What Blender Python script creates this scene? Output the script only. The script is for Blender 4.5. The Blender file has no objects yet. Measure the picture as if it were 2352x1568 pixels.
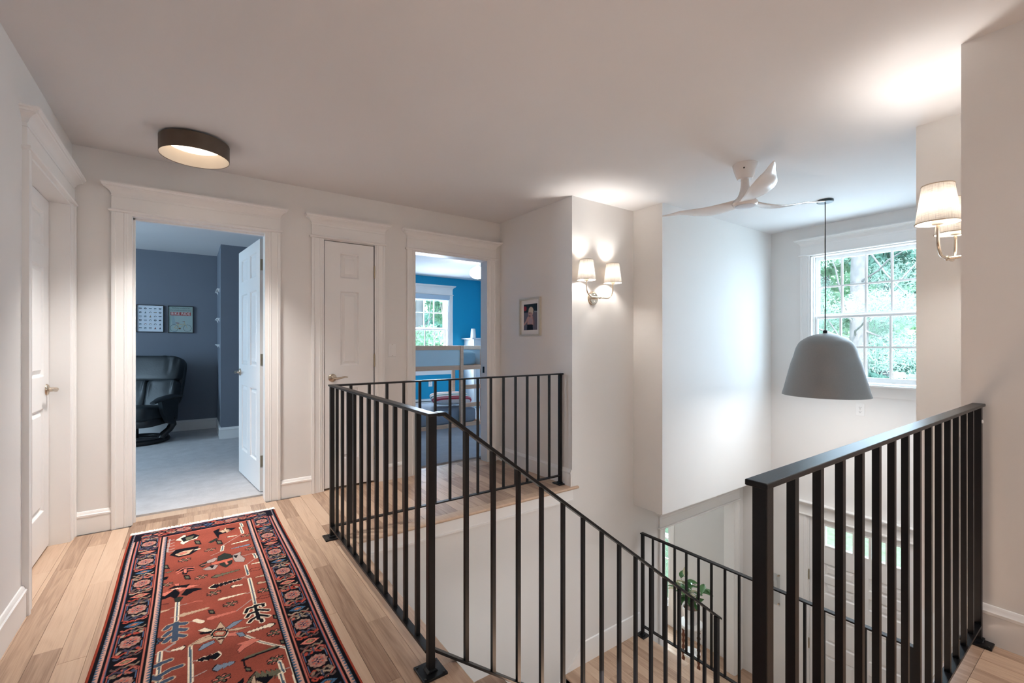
import bpy, bmesh, math, random
import numpy as np
from mathutils import Vector, Matrix
R = random.Random(7)
SC = bpy.context.scene
COL = SC.collection

# ------------------------------------------------------------------ camera
EYE = 1.195
cam_d = bpy.data.cameras.new('camera')
cam = bpy.data.objects.new('camera', cam_d); COL.objects.link(cam)
YAW = math.atan2(739, 1039)
cam.location = (0, 0, EYE)
cam.rotation_euler = (math.pi / 2, 0, -YAW)
cam_d.sensor_width = 36.0
cam_d.lens = 36.0 * 1039 / 2352
cam_d.shift_y = 6 / 2352
cam_d.clip_start = 0.02
SC.camera = cam

# ------------------------------------------------------------------ world, sun, lamps strength, exposure
W = bpy.data.worlds.new('world'); SC.world = W; W.use_nodes = True
bg = W.node_tree.nodes['Background']
bg.inputs[0].default_value = (0.70, 0.86, 1.0, 1); bg.inputs[1].default_value = 4.6
sun_d = bpy.data.lights.new('sun', 'SUN'); sun_d.energy = 7.0; sun_d.angle = 0.02; sun_d.color = (1, .95, .86)
sun = bpy.data.objects.new('sun', sun_d); COL.objects.link(sun)
sun.rotation_euler = Vector((0.50, 0.42, -0.80)).to_track_quat('-Z', 'Y').to_euler()
WARM = (1.0, 0.95, 0.89)
BULB = 185.0       # wall lamp bulbs
DISC = 1.7         # flush ceiling lamp
GLOBE = 9.0

def area_light(name, loc, direction, sx, sy, energy, color):
    d = bpy.data.lights.new(name, 'AREA'); d.shape = 'RECTANGLE'; d.size = sx; d.size_y = sy
    d.energy = energy; d.color = color
    o = bpy.data.objects.new(name, d); COL.objects.link(o); o.location = loc
    o.rotation_euler = Vector(direction).to_track_quat('-Z', 'Y').to_euler()
    return o
DAY = (0.76, 0.83, 1.0)
# daylight entering through each window and door light
area_light('daylight', (5.62, 1.62, 1.46), (-1, 0, -.12), .95, 1.35, 27, (.66, .80, 1.0))
area_light('daylight', (5.62, 4.33, -1.5), (-1, 0, 0), 1.0, 1.7, 75, (.9, .95, 1.0))
area_light('daylight', (3.52, 7.95, 1.45), (0, -1, -.1), .85, 1.35, 80, DAY)
area_light('daylight', (-3.62, 5.75, 1.45), (1, 0, -.1), 1.2, 1.35, 64, (.56, .76, 1.0))
# added fill lights, no fixtures: hall behind the viewer, low hall under the stairs
area_light('lamp_and_fill_light', (2.35, -1.3, 2.38), (-.45, 0, -1), .5, .5, 24, (1, .97, .94))
area_light('lamp_and_fill_light', (1.4, 1.2, -.36), (0, 0, -1), .6, .6, 13, (1, .96, .92))

vs = SC.view_settings
vs.view_transform = 'Standard'; vs.look = 'None'; vs.gamma = 1.0; vs.use_curve_mapping = False
vs.exposure = 1.12
cy = SC.cycles
cy.use_denoising = True
cy.max_bounces = 10; cy.diffuse_bounces = 7; cy.glossy_bounces = 4; cy.transmission_bounces = 8
cy.transparent_max_bounces = 16
cy.caustics_reflective = False; cy.caustics_refractive = False
cy.sample_clamp_indirect = 8.0

# ------------------------------------------------------------------ materials
def lin(r, g, b):
    f = lambda c: c / 255 / 12.92 if c / 255 <= .04045 else ((c / 255 + .055) / 1.055) ** 2.4
    return (f(r), f(g), f(b), 1)

def mat(name, color, rough=.6, metal=0, spec=.5, noise=0, nscale=8, bump=0, bscale=200, coat=0, stretch=None, detail=4):
    m = bpy.data.materials.new(name); m.use_nodes = True
    nt = m.node_tree; b = nt.nodes['Principled BSDF']
    c = tuple(color) if len(color) == 4 else tuple(color) + (1,)
    b.inputs['Base Color'].default_value = c
    b.inputs['Roughness'].default_value = rough; b.inputs['Metallic'].default_value = metal
    b.inputs['Specular IOR Level'].default_value = spec; b.inputs['Coat Weight'].default_value = coat
    tc = nt.nodes.new('ShaderNodeTexCoord')
    src = tc.outputs['Object']
    if stretch:
        mp = nt.nodes.new('ShaderNodeMapping'); mp.inputs['Scale'].default_value = stretch
        nt.links.new(src, mp.inputs[0]); src = mp.outputs[0]
    n = nt.nodes.new('ShaderNodeTexNoise'); n.inputs['Scale'].default_value = nscale; n.inputs['Detail'].default_value = detail; n.inputs['Roughness'].default_value = .72 if detail > 6 else .5
    nt.links.new(src, n.inputs['Vector'])
    mx = nt.nodes.new('ShaderNodeMix'); mx.data_type = 'RGBA'
    k = noise
    mx.inputs['A'].default_value = tuple(max(0, v * (1 - k)) for v in c[:3]) + (1,)
    mx.inputs['B'].default_value = tuple(min(1, v * (1 + k)) for v in c[:3]) + (1,)
    nt.links.new(n.outputs['Fac'], mx.inputs['Factor']); nt.links.new(mx.outputs['Result'], b.inputs['Base Color'])
    if bump:
        n2 = nt.nodes.new('ShaderNodeTexNoise'); n2.inputs['Scale'].default_value = bscale; n2.inputs['Detail'].default_value = 3
        nt.links.new(src, n2.inputs['Vector'])
        bp = nt.nodes.new('ShaderNodeBump'); bp.inputs['Strength'].default_value = bump; bp.inputs['Distance'].default_value = .002
        nt.links.new(n2.outputs['Fac'], bp.inputs['Height']); nt.links.new(bp.outputs[0], b.inputs['Normal'])
    return m

def emit(name, color, strength):
    m = bpy.data.materials.new(name); m.use_nodes = True
    b = m.node_tree.nodes['Principled BSDF']
    b.inputs['Base Color'].default_value = tuple(color) + (1,)
    b.inputs['Emission Color'].default_value = tuple(color) + (1,); b.inputs['Emission Strength'].default_value = strength
    return m

def wood(name, c0, c1, c2, var=.34, axis=1, gloss=.42):
    """Oak: long grain along one axis, cathedral figure, a tone of its own for each board (object random)."""
    m = bpy.data.materials.new(name); m.use_nodes = True; nt = m.node_tree; b = nt.nodes['Principled BSDF']
    N = nt.nodes.new; L = nt.links.new
    tc = N('ShaderNodeTexCoord'); oi = N('ShaderNodeObjectInfo')
    off = N('ShaderNodeVectorMath'); off.operation = 'SCALE'
    cmb = N('ShaderNodeCombineXYZ')
    for i in range(3): L(oi.outputs['Random'], cmb.inputs[i])
    L(cmb.outputs[0], off.inputs[0]); off.inputs['Scale'].default_value = 37.0
    add = N('ShaderNodeVectorMath'); L(tc.outputs['Object'], add.inputs[0]); L(off.outputs[0], add.inputs[1])
    mp = N('ShaderNodeMapping'); s = [14, 14, 14]; s[axis] = 1.1; mp.inputs['Scale'].default_value = s
    L(add.outputs[0], mp.inputs[0])
    n1 = N('ShaderNodeTexNoise'); n1.inputs['Scale'].default_value = 1.0; n1.inputs['Detail'].default_value = 3; n1.inputs['Distortion'].default_value = .6
    L(mp.outputs[0], n1.inputs['Vector'])
    wv = N('ShaderNodeMath'); wv.operation = 'MULTIPLY'; wv.inputs[1].default_value = 34; L(n1.outputs['Fac'], wv.inputs[0])
    sn = N('ShaderNodeMath'); sn.operation = 'SINE'; L(wv.outputs[0], sn.inputs[0])
    s2 = [260, 260, 260]; s2[axis] = 7
    mp2 = N('ShaderNodeMapping'); mp2.inputs['Scale'].default_value = s2; L(add.outputs[0], mp2.inputs[0])
    n2 = N('ShaderNodeTexNoise'); n2.inputs['Scale'].default_value = 1; n2.inputs['Detail'].default_value = 2; L(mp2.outputs[0], n2.inputs['Vector'])
    mr = N('ShaderNodeMapRange'); L(sn.outputs[0], mr.inputs[0]); mr.inputs[1].default_value = -1; mr.inputs[2].default_value = 1; mr.inputs[3].default_value = .08; mr.inputs[4].default_value = .22
    ad = N('ShaderNodeMath'); L(mr.outputs[0], ad.inputs[0])
    m3 = N('ShaderNodeMath'); m3.operation = 'MULTIPLY'; m3.inputs[1].default_value = .36; L(n2.outputs['Fac'], m3.inputs[0]); L(m3.outputs[0], ad.inputs[1])
    rv = N('ShaderNodeMapRange'); L(oi.outputs['Random'], rv.inputs[0]); rv.inputs[3].default_value = -var * .6; rv.inputs[4].default_value = var
    ad2 = N('ShaderNodeMath'); L(ad.outputs[0], ad2.inputs[0]); L(rv.outputs[0], ad2.inputs[1])
    cr = N('ShaderNodeValToRGB'); e = cr.color_ramp.elements
    e[0].position = .0; e[0].color = c0; e[1].position = 1; e[1].color = c2
    x = e.new(.45); x.color = c1
    L(ad2.outputs[0], cr.inputs[0]); L(cr.outputs[0], b.inputs['Base Color'])
    b.inputs['Roughness'].default_value = gloss; b.inputs['Specular IOR Level'].default_value = .4
    bp = N('ShaderNodeBump'); bp.inputs['Strength'].default_value = .15; bp.inputs['Distance'].default_value = .001
    L(n2.outputs['Fac'], bp.inputs['Height']); L(bp.outputs[0], b.inputs['Normal'])
    return m

def attr_mat(name, rough=.9, bump=.0, bscale=300, spec=.2, gain=1.0):
    m = bpy.data.materials.new(name); m.use_nodes = True; nt = m.node_tree; b = nt.nodes['Principled BSDF']
    a = nt.nodes.new('ShaderNodeAttribute'); a.attribute_name = 'dye'
    n = nt.nodes.new('ShaderNodeTexNoise'); n.inputs['Scale'].default_value = bscale
    tc = nt.nodes.new('ShaderNodeTexCoord'); nt.links.new(tc.outputs['Object'], n.inputs['Vector'])
    mr = nt.nodes.new('ShaderNodeMapRange'); nt.links.new(n.outputs['Fac'], mr.inputs[0])
    mr.inputs[3].default_value = gain * (.75 if bump else 1); mr.inputs[4].default_value = gain * (1.25 if bump else 1)
    mx = nt.nodes.new('ShaderNodeVectorMath'); mx.operation = 'SCALE'
    nt.links.new(a.outputs['Color'], mx.inputs[0]); nt.links.new(mr.outputs[0], mx.inputs['Scale'])
    nt.links.new(mx.outputs[0], b.inputs['Base Color'])
    b.inputs['Roughness'].default_value = rough; b.inputs['Specular IOR Level'].default_value = spec
    if bump:
        bp = nt.nodes.new('ShaderNodeBump'); bp.inputs['Strength'].default_value = bump; bp.inputs['Distance'].default_value = .003
        nt.links.new(n.outputs['Fac'], bp.inputs['Height']); nt.links.new(bp.outputs[0], b.inputs['Normal'])
    return m

def glass(name, tint=(.97, .99, 1), refl=.06):
    m = bpy.data.materials.new(name); m.use_nodes = True; nt = m.node_tree
    nt.nodes.remove(nt.nodes['Principled BSDF'])
    t = nt.nodes.new('ShaderNodeBsdfTransparent'); t.inputs[0].default_value = tuple(tint) + (1,)
    g = nt.nodes.new('ShaderNodeBsdfGlossy'); g.inputs['Roughness'].default_value = .02
    mx = nt.nodes.new('ShaderNodeMixShader'); mx.inputs[0].default_value = refl
    nt.links.new(t.outputs[0], mx.inputs[1]); nt.links.new(g.outputs[0], mx.inputs[2])
    nt.links.new(mx.outputs[0], nt.nodes['Material Output'].inputs[0])
    return m

def translucent(name, color, trans=.5, weave=True):
    m = bpy.data.materials.new(name); m.use_nodes = True; nt = m.node_tree; N = nt.nodes.new; L = nt.links.new
    nt.nodes.remove(nt.nodes['Principled BSDF'])
    d = N('ShaderNodeBsdfDiffuse'); t = N('ShaderNodeBsdfTranslucent'); mx = N('ShaderNodeMixShader'); mx.inputs[0].default_value = trans
    L(d.outputs[0], mx.inputs[1]); L(t.outputs[0], mx.inputs[2]); L(mx.outputs[0], nt.nodes['Material Output'].inputs[0])
    if weave:
        # linen: slubbed threads running round and up the shade
        uv = N('ShaderNodeUVMap'); uv.uv_map = 'uv'
        cols = []
        for sx, sy in ((3.5, 150), (130, 2.6)):
            mp = N('ShaderNodeMapping'); mp.inputs['Scale'].default_value = (sx, sy, 1); L(uv.outputs[0], mp.inputs[0])
            n = N('ShaderNodeTexNoise'); n.inputs['Scale'].default_value = 1.0; n.inputs['Detail'].default_value = 1; L(mp.outputs[0], n.inputs['Vector'])
            r = N('ShaderNodeMapRange'); L(n.outputs['Fac'], r.inputs[0]); r.inputs[1].default_value = .55; r.inputs[2].default_value = .76; cols.append(r)
        ad = N('ShaderNodeMath'); ad.operation = 'MAXIMUM'; L(cols[0].outputs[0], ad.inputs[0]); L(cols[1].outputs[0], ad.inputs[1])
        c = N('ShaderNodeMix'); c.data_type = 'RGBA'; c.inputs['A'].default_value = tuple(color) + (1,)
        c.inputs['B'].default_value = tuple(v * .42 for v in color) + (1,)
        L(ad.outputs[0], c.inputs['Factor']); L(c.outputs['Result'], d.inputs[0]); L(c.outputs['Result'], t.inputs[0])
    else:
        d.inputs[0].default_value = t.inputs[0].default_value = tuple(color) + (1,)
    return m

def leafy(name, color):
    m = bpy.data.materials.new(name); m.use_nodes = True; nt = m.node_tree; N = nt.nodes.new; L = nt.links.new
    nt.nodes.remove(nt.nodes['Principled BSDF'])
    d = N('ShaderNodeBsdfDiffuse'); t = N('ShaderNodeBsdfTranslucent'); mx = N('ShaderNodeMixShader'); mx.inputs[0].default_value = .5
    tc = N('ShaderNodeTexCoord'); n = N('ShaderNodeTexNoise'); n.inputs['Scale'].default_value = 2.2; n.inputs['Detail'].default_value = 3; L(tc.outputs['Object'], n.inputs['Vector'])
    c = N('ShaderNodeMix'); c.data_type = 'RGBA'; c.inputs['A'].default_value = tuple(v * .6 for v in color) + (1,); c.inputs['B'].default_value = tuple(min(1, v * 1.3) for v in color) + (1,)
    L(n.outputs['Fac'], c.inputs['Factor']); L(c.outputs['Result'], d.inputs[0]); L(c.outputs['Result'], t.inputs[0])
    L(d.outputs[0], mx.inputs[1]); L(t.outputs[0], mx.inputs[2]); L(mx.outputs[0], nt.nodes['Material Output'].inputs[0])
    return m

M = {}
M['wall'] = mat('warm_white_wall_paint', (.765, .748, .732), .75, spec=.25, noise=.02, nscale=3, bump=.06, bscale=350)
M['ceil'] = mat('ceiling_paint', (.74, .725, .725), .85, spec=.15, noise=.02, nscale=2, bump=.05, bscale=300)
M['trim'] = mat('white_gloss_trim_paint', (.82, .805, .79), .38, spec=.4, noise=.01, nscale=5)
M['door'] = mat('white_door_paint', (.80, .785, .775), .42, spec=.4, noise=.015, nscale=6, bump=.05, bscale=120, stretch=(1, 1, .15))
M['slate'] = mat('slate_blue_wall_paint', (.165, .185, .225), .7, spec=.3, noise=.05, nscale=3, bump=.06, bscale=350)
M['blue'] = mat('bright_blue_wall_paint', (.010, .31, .53), .6, spec=.3, noise=.04, nscale=3, bump=.06, bscale=350)
M['grey_wall'] = mat('pale_grey_wall_paint', (.68, .67, .66), .75, spec=.2, noise=.02, nscale=3)
M['black'] = mat('black_powder_coated_steel', (.0035, .0035, .0045), .36, spec=.32, noise=.3, nscale=60, bump=.12, bscale=500)
M['oak'] = wood('light_oak_floor', lin(134, 104, 85), lin(193, 164, 140), lin(211, 187, 164))
M['pine'] = wood('pine_bed_wood', lin(196, 150, 120), lin(224, 186, 158), lin(234, 204, 178), var=.12, axis=0, gloss=.5)
M['stand_wood'] = mat('red_brown_wood', (.16, .05, .025), .4, noise=.3, nscale=20)
M['brass'] = mat('satin_nickel', (.55, .47, .38), .28, metal=1, noise=.05, nscale=30)
M['nickel'] = mat('brushed_nickel', (.60, .50, .40), .25, metal=1, noise=.05, nscale=40)
M['hinge'] = mat('dull_brass_hinge', (.42, .35, .25), .4, metal=.8, noise=.08, nscale=40)
M['dark'] = mat('dark_screw', (.02, .018, .015), .5)
M['white_plastic'] = mat('white_plastic', (.80, .79, .78), .35, noise=.01)
M['glass'] = glass('window_glass', (.91, .955, .96))
M['acrylic'] = glass('clear_acrylic', (.93, .95, .96), .08)
M['carpet'] = mat('grey_carpet_pile', (.52, .50, .50), .95, spec=.1, noise=.30, nscale=7, bump=1.0, bscale=150, detail=14)
M['carpet_blue'] = mat('blue_grey_carpet_pile', (.36, .38, .42), .95, spec=.1, noise=.25, nscale=6, bump=1.0, bscale=150, detail=14)
M['leather'] = mat('black_leather', (.020, .025, .029), .42, spec=.32, noise=.3, nscale=9, bump=.35, bscale=60)
M['black_wood'] = mat('black_stained_wood', (.008, .008, .010), .35, noise=.2, nscale=20)
M['pewter'] = mat('pewter_textured_metal', (.205, .192, .184), .55, metal=.35, noise=.10, nscale=160, bump=.25, bscale=380)
M['bronze'] = mat('brushed_bronze_band', (.13, .095, .072), .42, metal=.6, noise=.3, nscale=10)
M['cream_in'] = mat('cream_lacquer', (.70, .62, .52), .5, noise=.02)
M['linen'] = translucent('linen_shade', (.60, .545, .48), .040)
M['tape'] = mat('shade_trim_tape', (.50, .42, .34), .8, noise=.1, nscale=60)
M['bulb'] = emit('lit_bulb', WARM, BULB)
M['disc'] = emit('lit_diffuser', (1, .86, .70), DISC)
M['globe'] = emit('lit_globe', (1, .88, .74), GLOBE)
M['fan'] = mat('glossy_white_fan_plastic', (.74, .70, .68), .22, noise=.02, coat=.3)
M['fan_lens'] = mat('frosted_fan_lens', (.62, .64, .70), .4, noise=.02)
M['cord'] = mat('black_cord', (.012, .014, .018), .6, noise=.2, nscale=80)
M['dark_green_metal'] = mat('dark_canopy_metal', (.04, .055, .06), .35, metal=.5, noise=.1)
M['mat_board'] = mat('white_mat_board', (.80, .78, .76), .9, noise=.02)
M['champagne'] = mat('champagne_frame', (.56, .52, .44), .4, metal=.2, noise=.1, nscale=60)
M['fringe'] = mat('ivory_cotton_fringe', (.86, .82, .75), .95, noise=.06, nscale=60)
M['blue_sheet'] = mat('blue_bedding', (.23, .40, .52), .9, noise=.12, nscale=8, bump=.4, bscale=14)
M['grey_sheet'] = mat('grey_blue_mattress_cover', (.24, .29, .36), .95, noise=.15, nscale=12, bump=.3, bscale=40)
M['pale_panel'] = mat('pale_blue_bed_panel', (.58, .73, .80), .5, noise=.02)
M['white_paint'] = mat('white_furniture_paint', (.80, .81, .82), .4, noise=.01)
M['porcelain'] = mat('glazed_white_pot', (.80, .79, .78), .25, noise=.02)
M['leaf'] = mat('glossy_dark_green_leaf', (.06, .16, .05), .4, noise=.4, nscale=20)
M['leaf_pale'] = mat('pale_variegated_leaf', (.42, .40, .26), .45, noise=.4, nscale=20)
M['tree_leaf'] = leafy('tree_leaf_green', (.44, .62, .46))
M['tree_leaf2'] = leafy('dark_leaf_green', (.24, .44, .38))
M['pine_leaf'] = leafy('pine_needle_green', (.46, .60, .54))
M['bark'] = mat('grey_bark', (.20, .18, .19), .9, noise=.4, nscale=7, bump=.8, bscale=16)
M['cut_wood'] = mat('fresh_cut_wood', (.70, .48, .30), .8, noise=.1)
M['lawn'] = mat('lawn_green', (.095, .14, .08), .95, noise=.6, nscale=9, bump=.6, bscale=20)
M['siding'] = mat('white_house_siding', (.75, .76, .78), .7, noise=.03)
M['roof'] = mat('grey_roof_shingle', (.20, .20, .22), .9, noise=.3, nscale=4)
M['subfloor'] = mat('subfloor_dark', (.10, .07, .05), .9, noise=.2)
M['ink_dark'] = mat('dark_print_ink', (.05, .09, .12), .8, noise=.05)
M['ink_red'] = mat('red_print_ink', (.33, .03, .03), .8, noise=.05)
M['ink_white'] = mat('white_print_ink', (.70, .72, .72), .8, noise=.02)
M['blind'] = mat('pale_blue_grey_blind', (.42, .52, .62), .8, noise=.03)
M['ground_out'] = M['lawn']

# ------------------------------------------------------------------ builders
class Fr:
    """A wall frame: u runs along the wall, n out of it into the room, z up."""
    def __init__(s, o, u, n): s.o, s.u, s.n = Vector(o), Vector(u), Vector(n)
    def __call__(s, p): return s.o + s.u * p[0] + s.n * p[1] + Vector((0, 0, p[2]))

class MB:
    def __init__(s, fr=None): s.v, s.f, s.fr, s.uv = [], [], fr, None
    def add(s, vs_, fs):
        k = len(s.v)
        s.v += [tuple(s.fr(p)) if s.fr else tuple(p) for p in vs_]
        s.f += [tuple(i + k for i in f) for f in fs]
        return s
    def box(s, x0, x1, y0, y1, z0, z1):
        return s.add([(x0, y0, z0), (x1, y0, z0), (x1, y1, z0), (x0, y1, z0), (x0, y0, z1), (x1, y0, z1), (x1, y1, z1), (x0, y1, z1)],
                     [(0, 3, 2, 1), (4, 5, 6, 7), (0, 1, 5, 4), (1, 2, 6, 5), (2, 3, 7, 6), (3, 0, 4, 7)])
    def slab(s, x0, x1, y0, y1, z0, z1, c=.0006):
        """a board: box with eased top edges"""
        zc = z1 - c
        return s.add([(x0, y0, z0), (x1, y0, z0), (x1, y1, z0), (x0, y1, z0), (x0, y0, zc), (x1, y0, zc), (x1, y1, zc), (x0, y1, zc),
                      (x0 + c, y0 + c, z1), (x1 - c, y0 + c, z1), (x1 - c, y1 - c, z1), (x0 + c, y1 - c, z1)],
                     [(0, 3, 2, 1), (8, 9, 10, 11), (0, 1, 5, 4), (1, 2, 6, 5), (2, 3, 7, 6), (3, 0, 4, 7),
                      (4, 5, 9, 8), (5, 6, 10, 9), (6, 7, 11, 10), (7, 4, 8, 11)])
    def prism(s, poly, axis, a, b):
        n = len(poly)
        def p(t, q): return {'x': (t, q[0], q[1]), 'y': (q[0], t, q[1]), 'z': (q[0], q[1], t)}[axis]
        s.add([p(a, q) for q in poly] + [p(b, q) for q in poly],
              [tuple(range(n)), tuple(range(2 * n - 1, n - 1, -1))] + [(i, (i + 1) % n, n + (i + 1) % n, n + i) for i in range(n)])
        return s
    def tube(s, path, r, n=8, caps=True, flat=1.0):
        path = [Vector(p) for p in path]; m = len(path); vs_, fs = [], []
        rs = r if isinstance(r, (list, tuple)) else [r] * m
        t0 = (path[1] - path[0]).normalized()
        ref = Vector((0, 0, 1)) if abs(t0.z) < .9 else Vector((1, 0, 0))
        for i, p in enumerate(path):
            t = (path[min(i + 1, m - 1)] - path[max(i - 1, 0)]).normalized()
            a = ref - t * ref.dot(t)
            a = a.normalized(); ref = a; b_ = t.cross(a)
            for k in range(n):
                th = 2 * math.pi * k / n
                vs_.append(p + (a * math.cos(th) * flat + b_ * math.sin(th)) * rs[i])
        for i in range(m - 1):
            for k in range(n):
                fs.append((i * n + k, i * n + (k + 1) % n, (i + 1) * n + (k + 1) % n, (i + 1) * n + k))
        if caps: fs += [tuple(range(n)), tuple(range(m * n - 1, (m - 1) * n - 1, -1))]
        return s.add(vs_, fs)
    def lathe(s, prof, c=(0, 0, 0), n=32, axis='z', closed=False):
        """prof: (r, h) pairs turned about an axis"""
        vs_, fs = [], []; m = len(prof)
        for r, h in prof:
            for k in range(n):
                th = 2 * math.pi * k / n; x, y = max(r, 1e-5) * math.cos(th), max(r, 1e-5) * math.sin(th)
                q = {'z': (x, y, h), 'y': (x, h, y), 'x': (h, x, y)}[axis]
                vs_.append((c[0] + q[0], c[1] + q[1], c[2] + q[2]))
        for i in range(m - 1 if not closed else m):
            j = (i + 1) % m
            for k in range(n):
                fs.append((i * n + k, i * n + (k + 1) % n, j * n + (k + 1) % n, j * n + k))
        if not closed:
            if prof[0][0] > 1e-4: fs.append(tuple(range(n - 1, -1, -1)))
            if prof[-1][0] > 1e-4: fs.append(tuple(range((m - 1) * n, m * n)))
        return s.add(vs_, fs)
    def ball(s, c, rx, ry=None, rz=None, n=16, m=10):
        ry = ry or rx; rz = rz or rx
        vs_, fs = [], []
        for i in range(m + 1):
            ph = -math.pi / 2 + math.pi * i / m
            for k in range(n):
                th = 2 * math.pi * k / n; q = max(math.cos(ph), 1e-3)
                vs_.append((c[0] + rx * q * math.cos(th), c[1] + ry * q * math.sin(th), c[2] + rz * math.sin(ph)))
        for i in range(m):
            for k in range(n):
                fs.append((i * n + k, i * n + (k + 1) % n, (i + 1) * n + (k + 1) % n, (i + 1) * n + k))
        return s.add(vs_, fs)
    def grid(s, P, nu, nv):
        """P(i, j) -> point"""
        vs_ = [P(i, j) for j in range(nv + 1) for i in range(nu + 1)]
        fs = [(j * (nu + 1) + i, j * (nu + 1) + i + 1, (j + 1) * (nu + 1) + i + 1, (j + 1) * (nu + 1) + i) for j in range(nv) for i in range(nu)]
        return s.add(vs_, fs)
    def build(s, name, m, parent=None, smooth=None, bevel=0, local=False, fix=True, seg=2):
        me = bpy.data.meshes.new(name)
        off = Vector((0, 0, 0))
        if parent is not None and not local:
            p = parent
            while p is not None: off += p.location; p = p.parent
        me.from_pydata([(x - off.x, y - off.y, z - off.z) for x, y, z in s.v], [], s.f)
        if fix:
            b = bmesh.new(); b.from_mesh(me); bmesh.ops.recalc_face_normals(b, faces=b.faces); b.to_mesh(me); b.free()
        me.materials.append(m)
        if smooth is not None:
            me.shade_smooth(); me.set_sharp_from_angle(angle=math.radians(smooth))
        o = bpy.data.objects.new(name, me); COL.objects.link(o)
        if parent is not None: o.parent = parent
        if bevel:
            bv = o.modifiers.new('bevel', 'BEVEL'); bv.width = bevel; bv.segments = seg; bv.limit_method = 'ANGLE'; bv.angle_limit = .6
        return o

def tag(o, label, cat, group=None, kind=None):
    o['label'] = label
    if cat: o['category'] = cat
    if group: o['group'] = group
    if kind: o['kind'] = kind
    return o
def thing(name, label, cat, loc=(0, 0, 0), rotz=0, group=None, kind=None):
    o = bpy.data.objects.new(name, None); COL.objects.link(o); o.location = loc; o.rotation_euler = (0, 0, rotz)
    o.empty_display_size = .05
    return tag(o, label, cat, group, kind)
def struct(o, label, cat): return tag(o, label, cat, kind='structure')
def boxes(name, m, lst, label=None, cat='wall', parent=None):
    b = MB()
    for q in lst: b.box(*q)
    o = b.build(name, m, parent)
    if parent is None: struct(o, label, cat)
    return o
def copy_tree(o, parent=None):
    c = o.copy(); COL.objects.link(c)
    if parent is not None: c.parent = parent
    for ch in list(o.children): copy_tree(ch, c)
    return c
def wall_open(fr, u0, u1, z0, z1, th, holes):
    """boxes in frame fr for a wall u0..u1, z0..z1, thickness th behind n=0, with rectangular holes (ua, ub, za, zb)"""
    b = MB(fr)
    us = sorted({u0, u1} | {h[0] for h in holes} | {h[1] for h in holes})
    for a, c in zip(us, us[1:]):
        hs = sorted([h for h in holes if h[0] <= a + 1e-6 and h[1] >= c - 1e-6], key=lambda h: h[2])
        z = z0
        for h in hs:
            if h[2] > z + 1e-6: b.box(a, c, -th, 0, z, h[2])
            z = h[3]
        if z < z1 - 1e-6: b.box(a, c, -th, 0, z, z1)
    return b

# ------------------------------------------------------------------ the shell
ZC = 2.44; ZL = -1.53; Z1 = -2.67
XL, XR, XF = -.60, 2.61, 5.37          # left wall, right wall, front wall of the house
YB, YS, YJ = 3.886, 2.80, 2.48         # hall back wall, far stairwell wall, its jutting upper part
YR, YRJ = .45, .77                     # the same on the right-hand side
YH = 7.65                              # back wall of the house

f_back = Fr((0, YB, 0), (1, 0, 0), (0, -1, 0))
f_left = Fr((XL, 0, 0), (0, 1, 0), (1, 0, 0))
f_front = Fr((XF, 0, 0), (0, 1, 0), (-1, 0, 0))
f_house = Fr((0, YH, 0), (1, 0, 0), (0, -1, 0))
f_low = Fr((0, YS, 0), (1, 0, 0), (0, -1, 0))
f_right = Fr((XR, 0, 0), (0, 1, 0), (-1, 0, 0))
f_pict = f_right

OA, OB, OC = (-.319, .470), (.885, 1.302), (1.670, 2.458)   # three doorways of the back wall
HD = 2.045
struct(wall_open(f_back, -3.3, 5.37, -.28, ZC, .114, [(OA[0] - .001, OA[1] + .001, -.05, HD), (OB[0], OB[1], -.05, HD), (OC[0], OC[1], -.05, HD)]).build('wall_back', M['wall']),
       'warm white hall wall holding three doorways', 'wall')
struct(wall_open(f_left, -2.3, YB, -.28, ZC, .12, [(2.95, 3.78, -.05, HD)]).build('wall_left', M['wall']), 'warm white hall wall with the closed door at the left', 'wall')
boxes('wall_picture', M['wall'], [(XR, XR + .12, YS + .115, YB, -.02, ZC)], 'short white wall carrying the small framed photo')
struct(MB().box(XR, 3.39, YS, YS + .115, Z1, ZC).box(.80, XR, YS, YS + .115, Z1, -.045).build('wall_stairwell', M['wall']), 'white stairwell wall with the lamp beside the framed photo', 'wall')
LO = (3.86, 5.17, Z1, -.635)                                # cased opening of the lower floor
struct(wall_open(f_low, 3.39, XF, Z1, -.31, .115, [LO]).build('wall_foyer', M['wall']), 'white foyer wall with the wide cased opening', 'wall')
boxes('wall_jut', M['wall'], [(3.39, XF, YJ, YS + .115, -.31, ZC)], 'upper foyer wall jutting out, lit pale blue by the window')
boxes('wall_right', M['wall'], [(XR, XR + .12, -2.3, YR, -.28, ZC)], 'white wall where the black guard rail ends')
boxes('wall_stairwell_right', M['wall'], [(XR + .12, 3.39, YR - .12, YR, Z1, ZC), (3.39, XF, YR - .12, YR, Z1, -.31), (-.72, XR + .12, YR - .14, YR - .02, Z1, -.28)], 'white stairwell wall hidden behind the right corner')
boxes('wall_jut_right', M['wall'], [(3.39, XF, YR - .12, YRJ, -.31, ZC)], 'jutting upper foyer wall beside the lit double lamp')
FW = (1.16, 2.08, .80, 2.125); FD = (1.155, 2.10, Z1, -.625); LW = (3.82, 4.83, -2.43, -.72)
struct(wall_open(f_front, .2, YH + .1, Z1 - .3, ZC, .15, [FW, FD, LW]).build('wall_front', M['wall']), 'front house wall with tall window and entry door', 'wall')
BW = (3.13 - .05, 3.91 + .05, .74, 2.10); AW = (5.15, 6.35, .74, 2.10)
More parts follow.
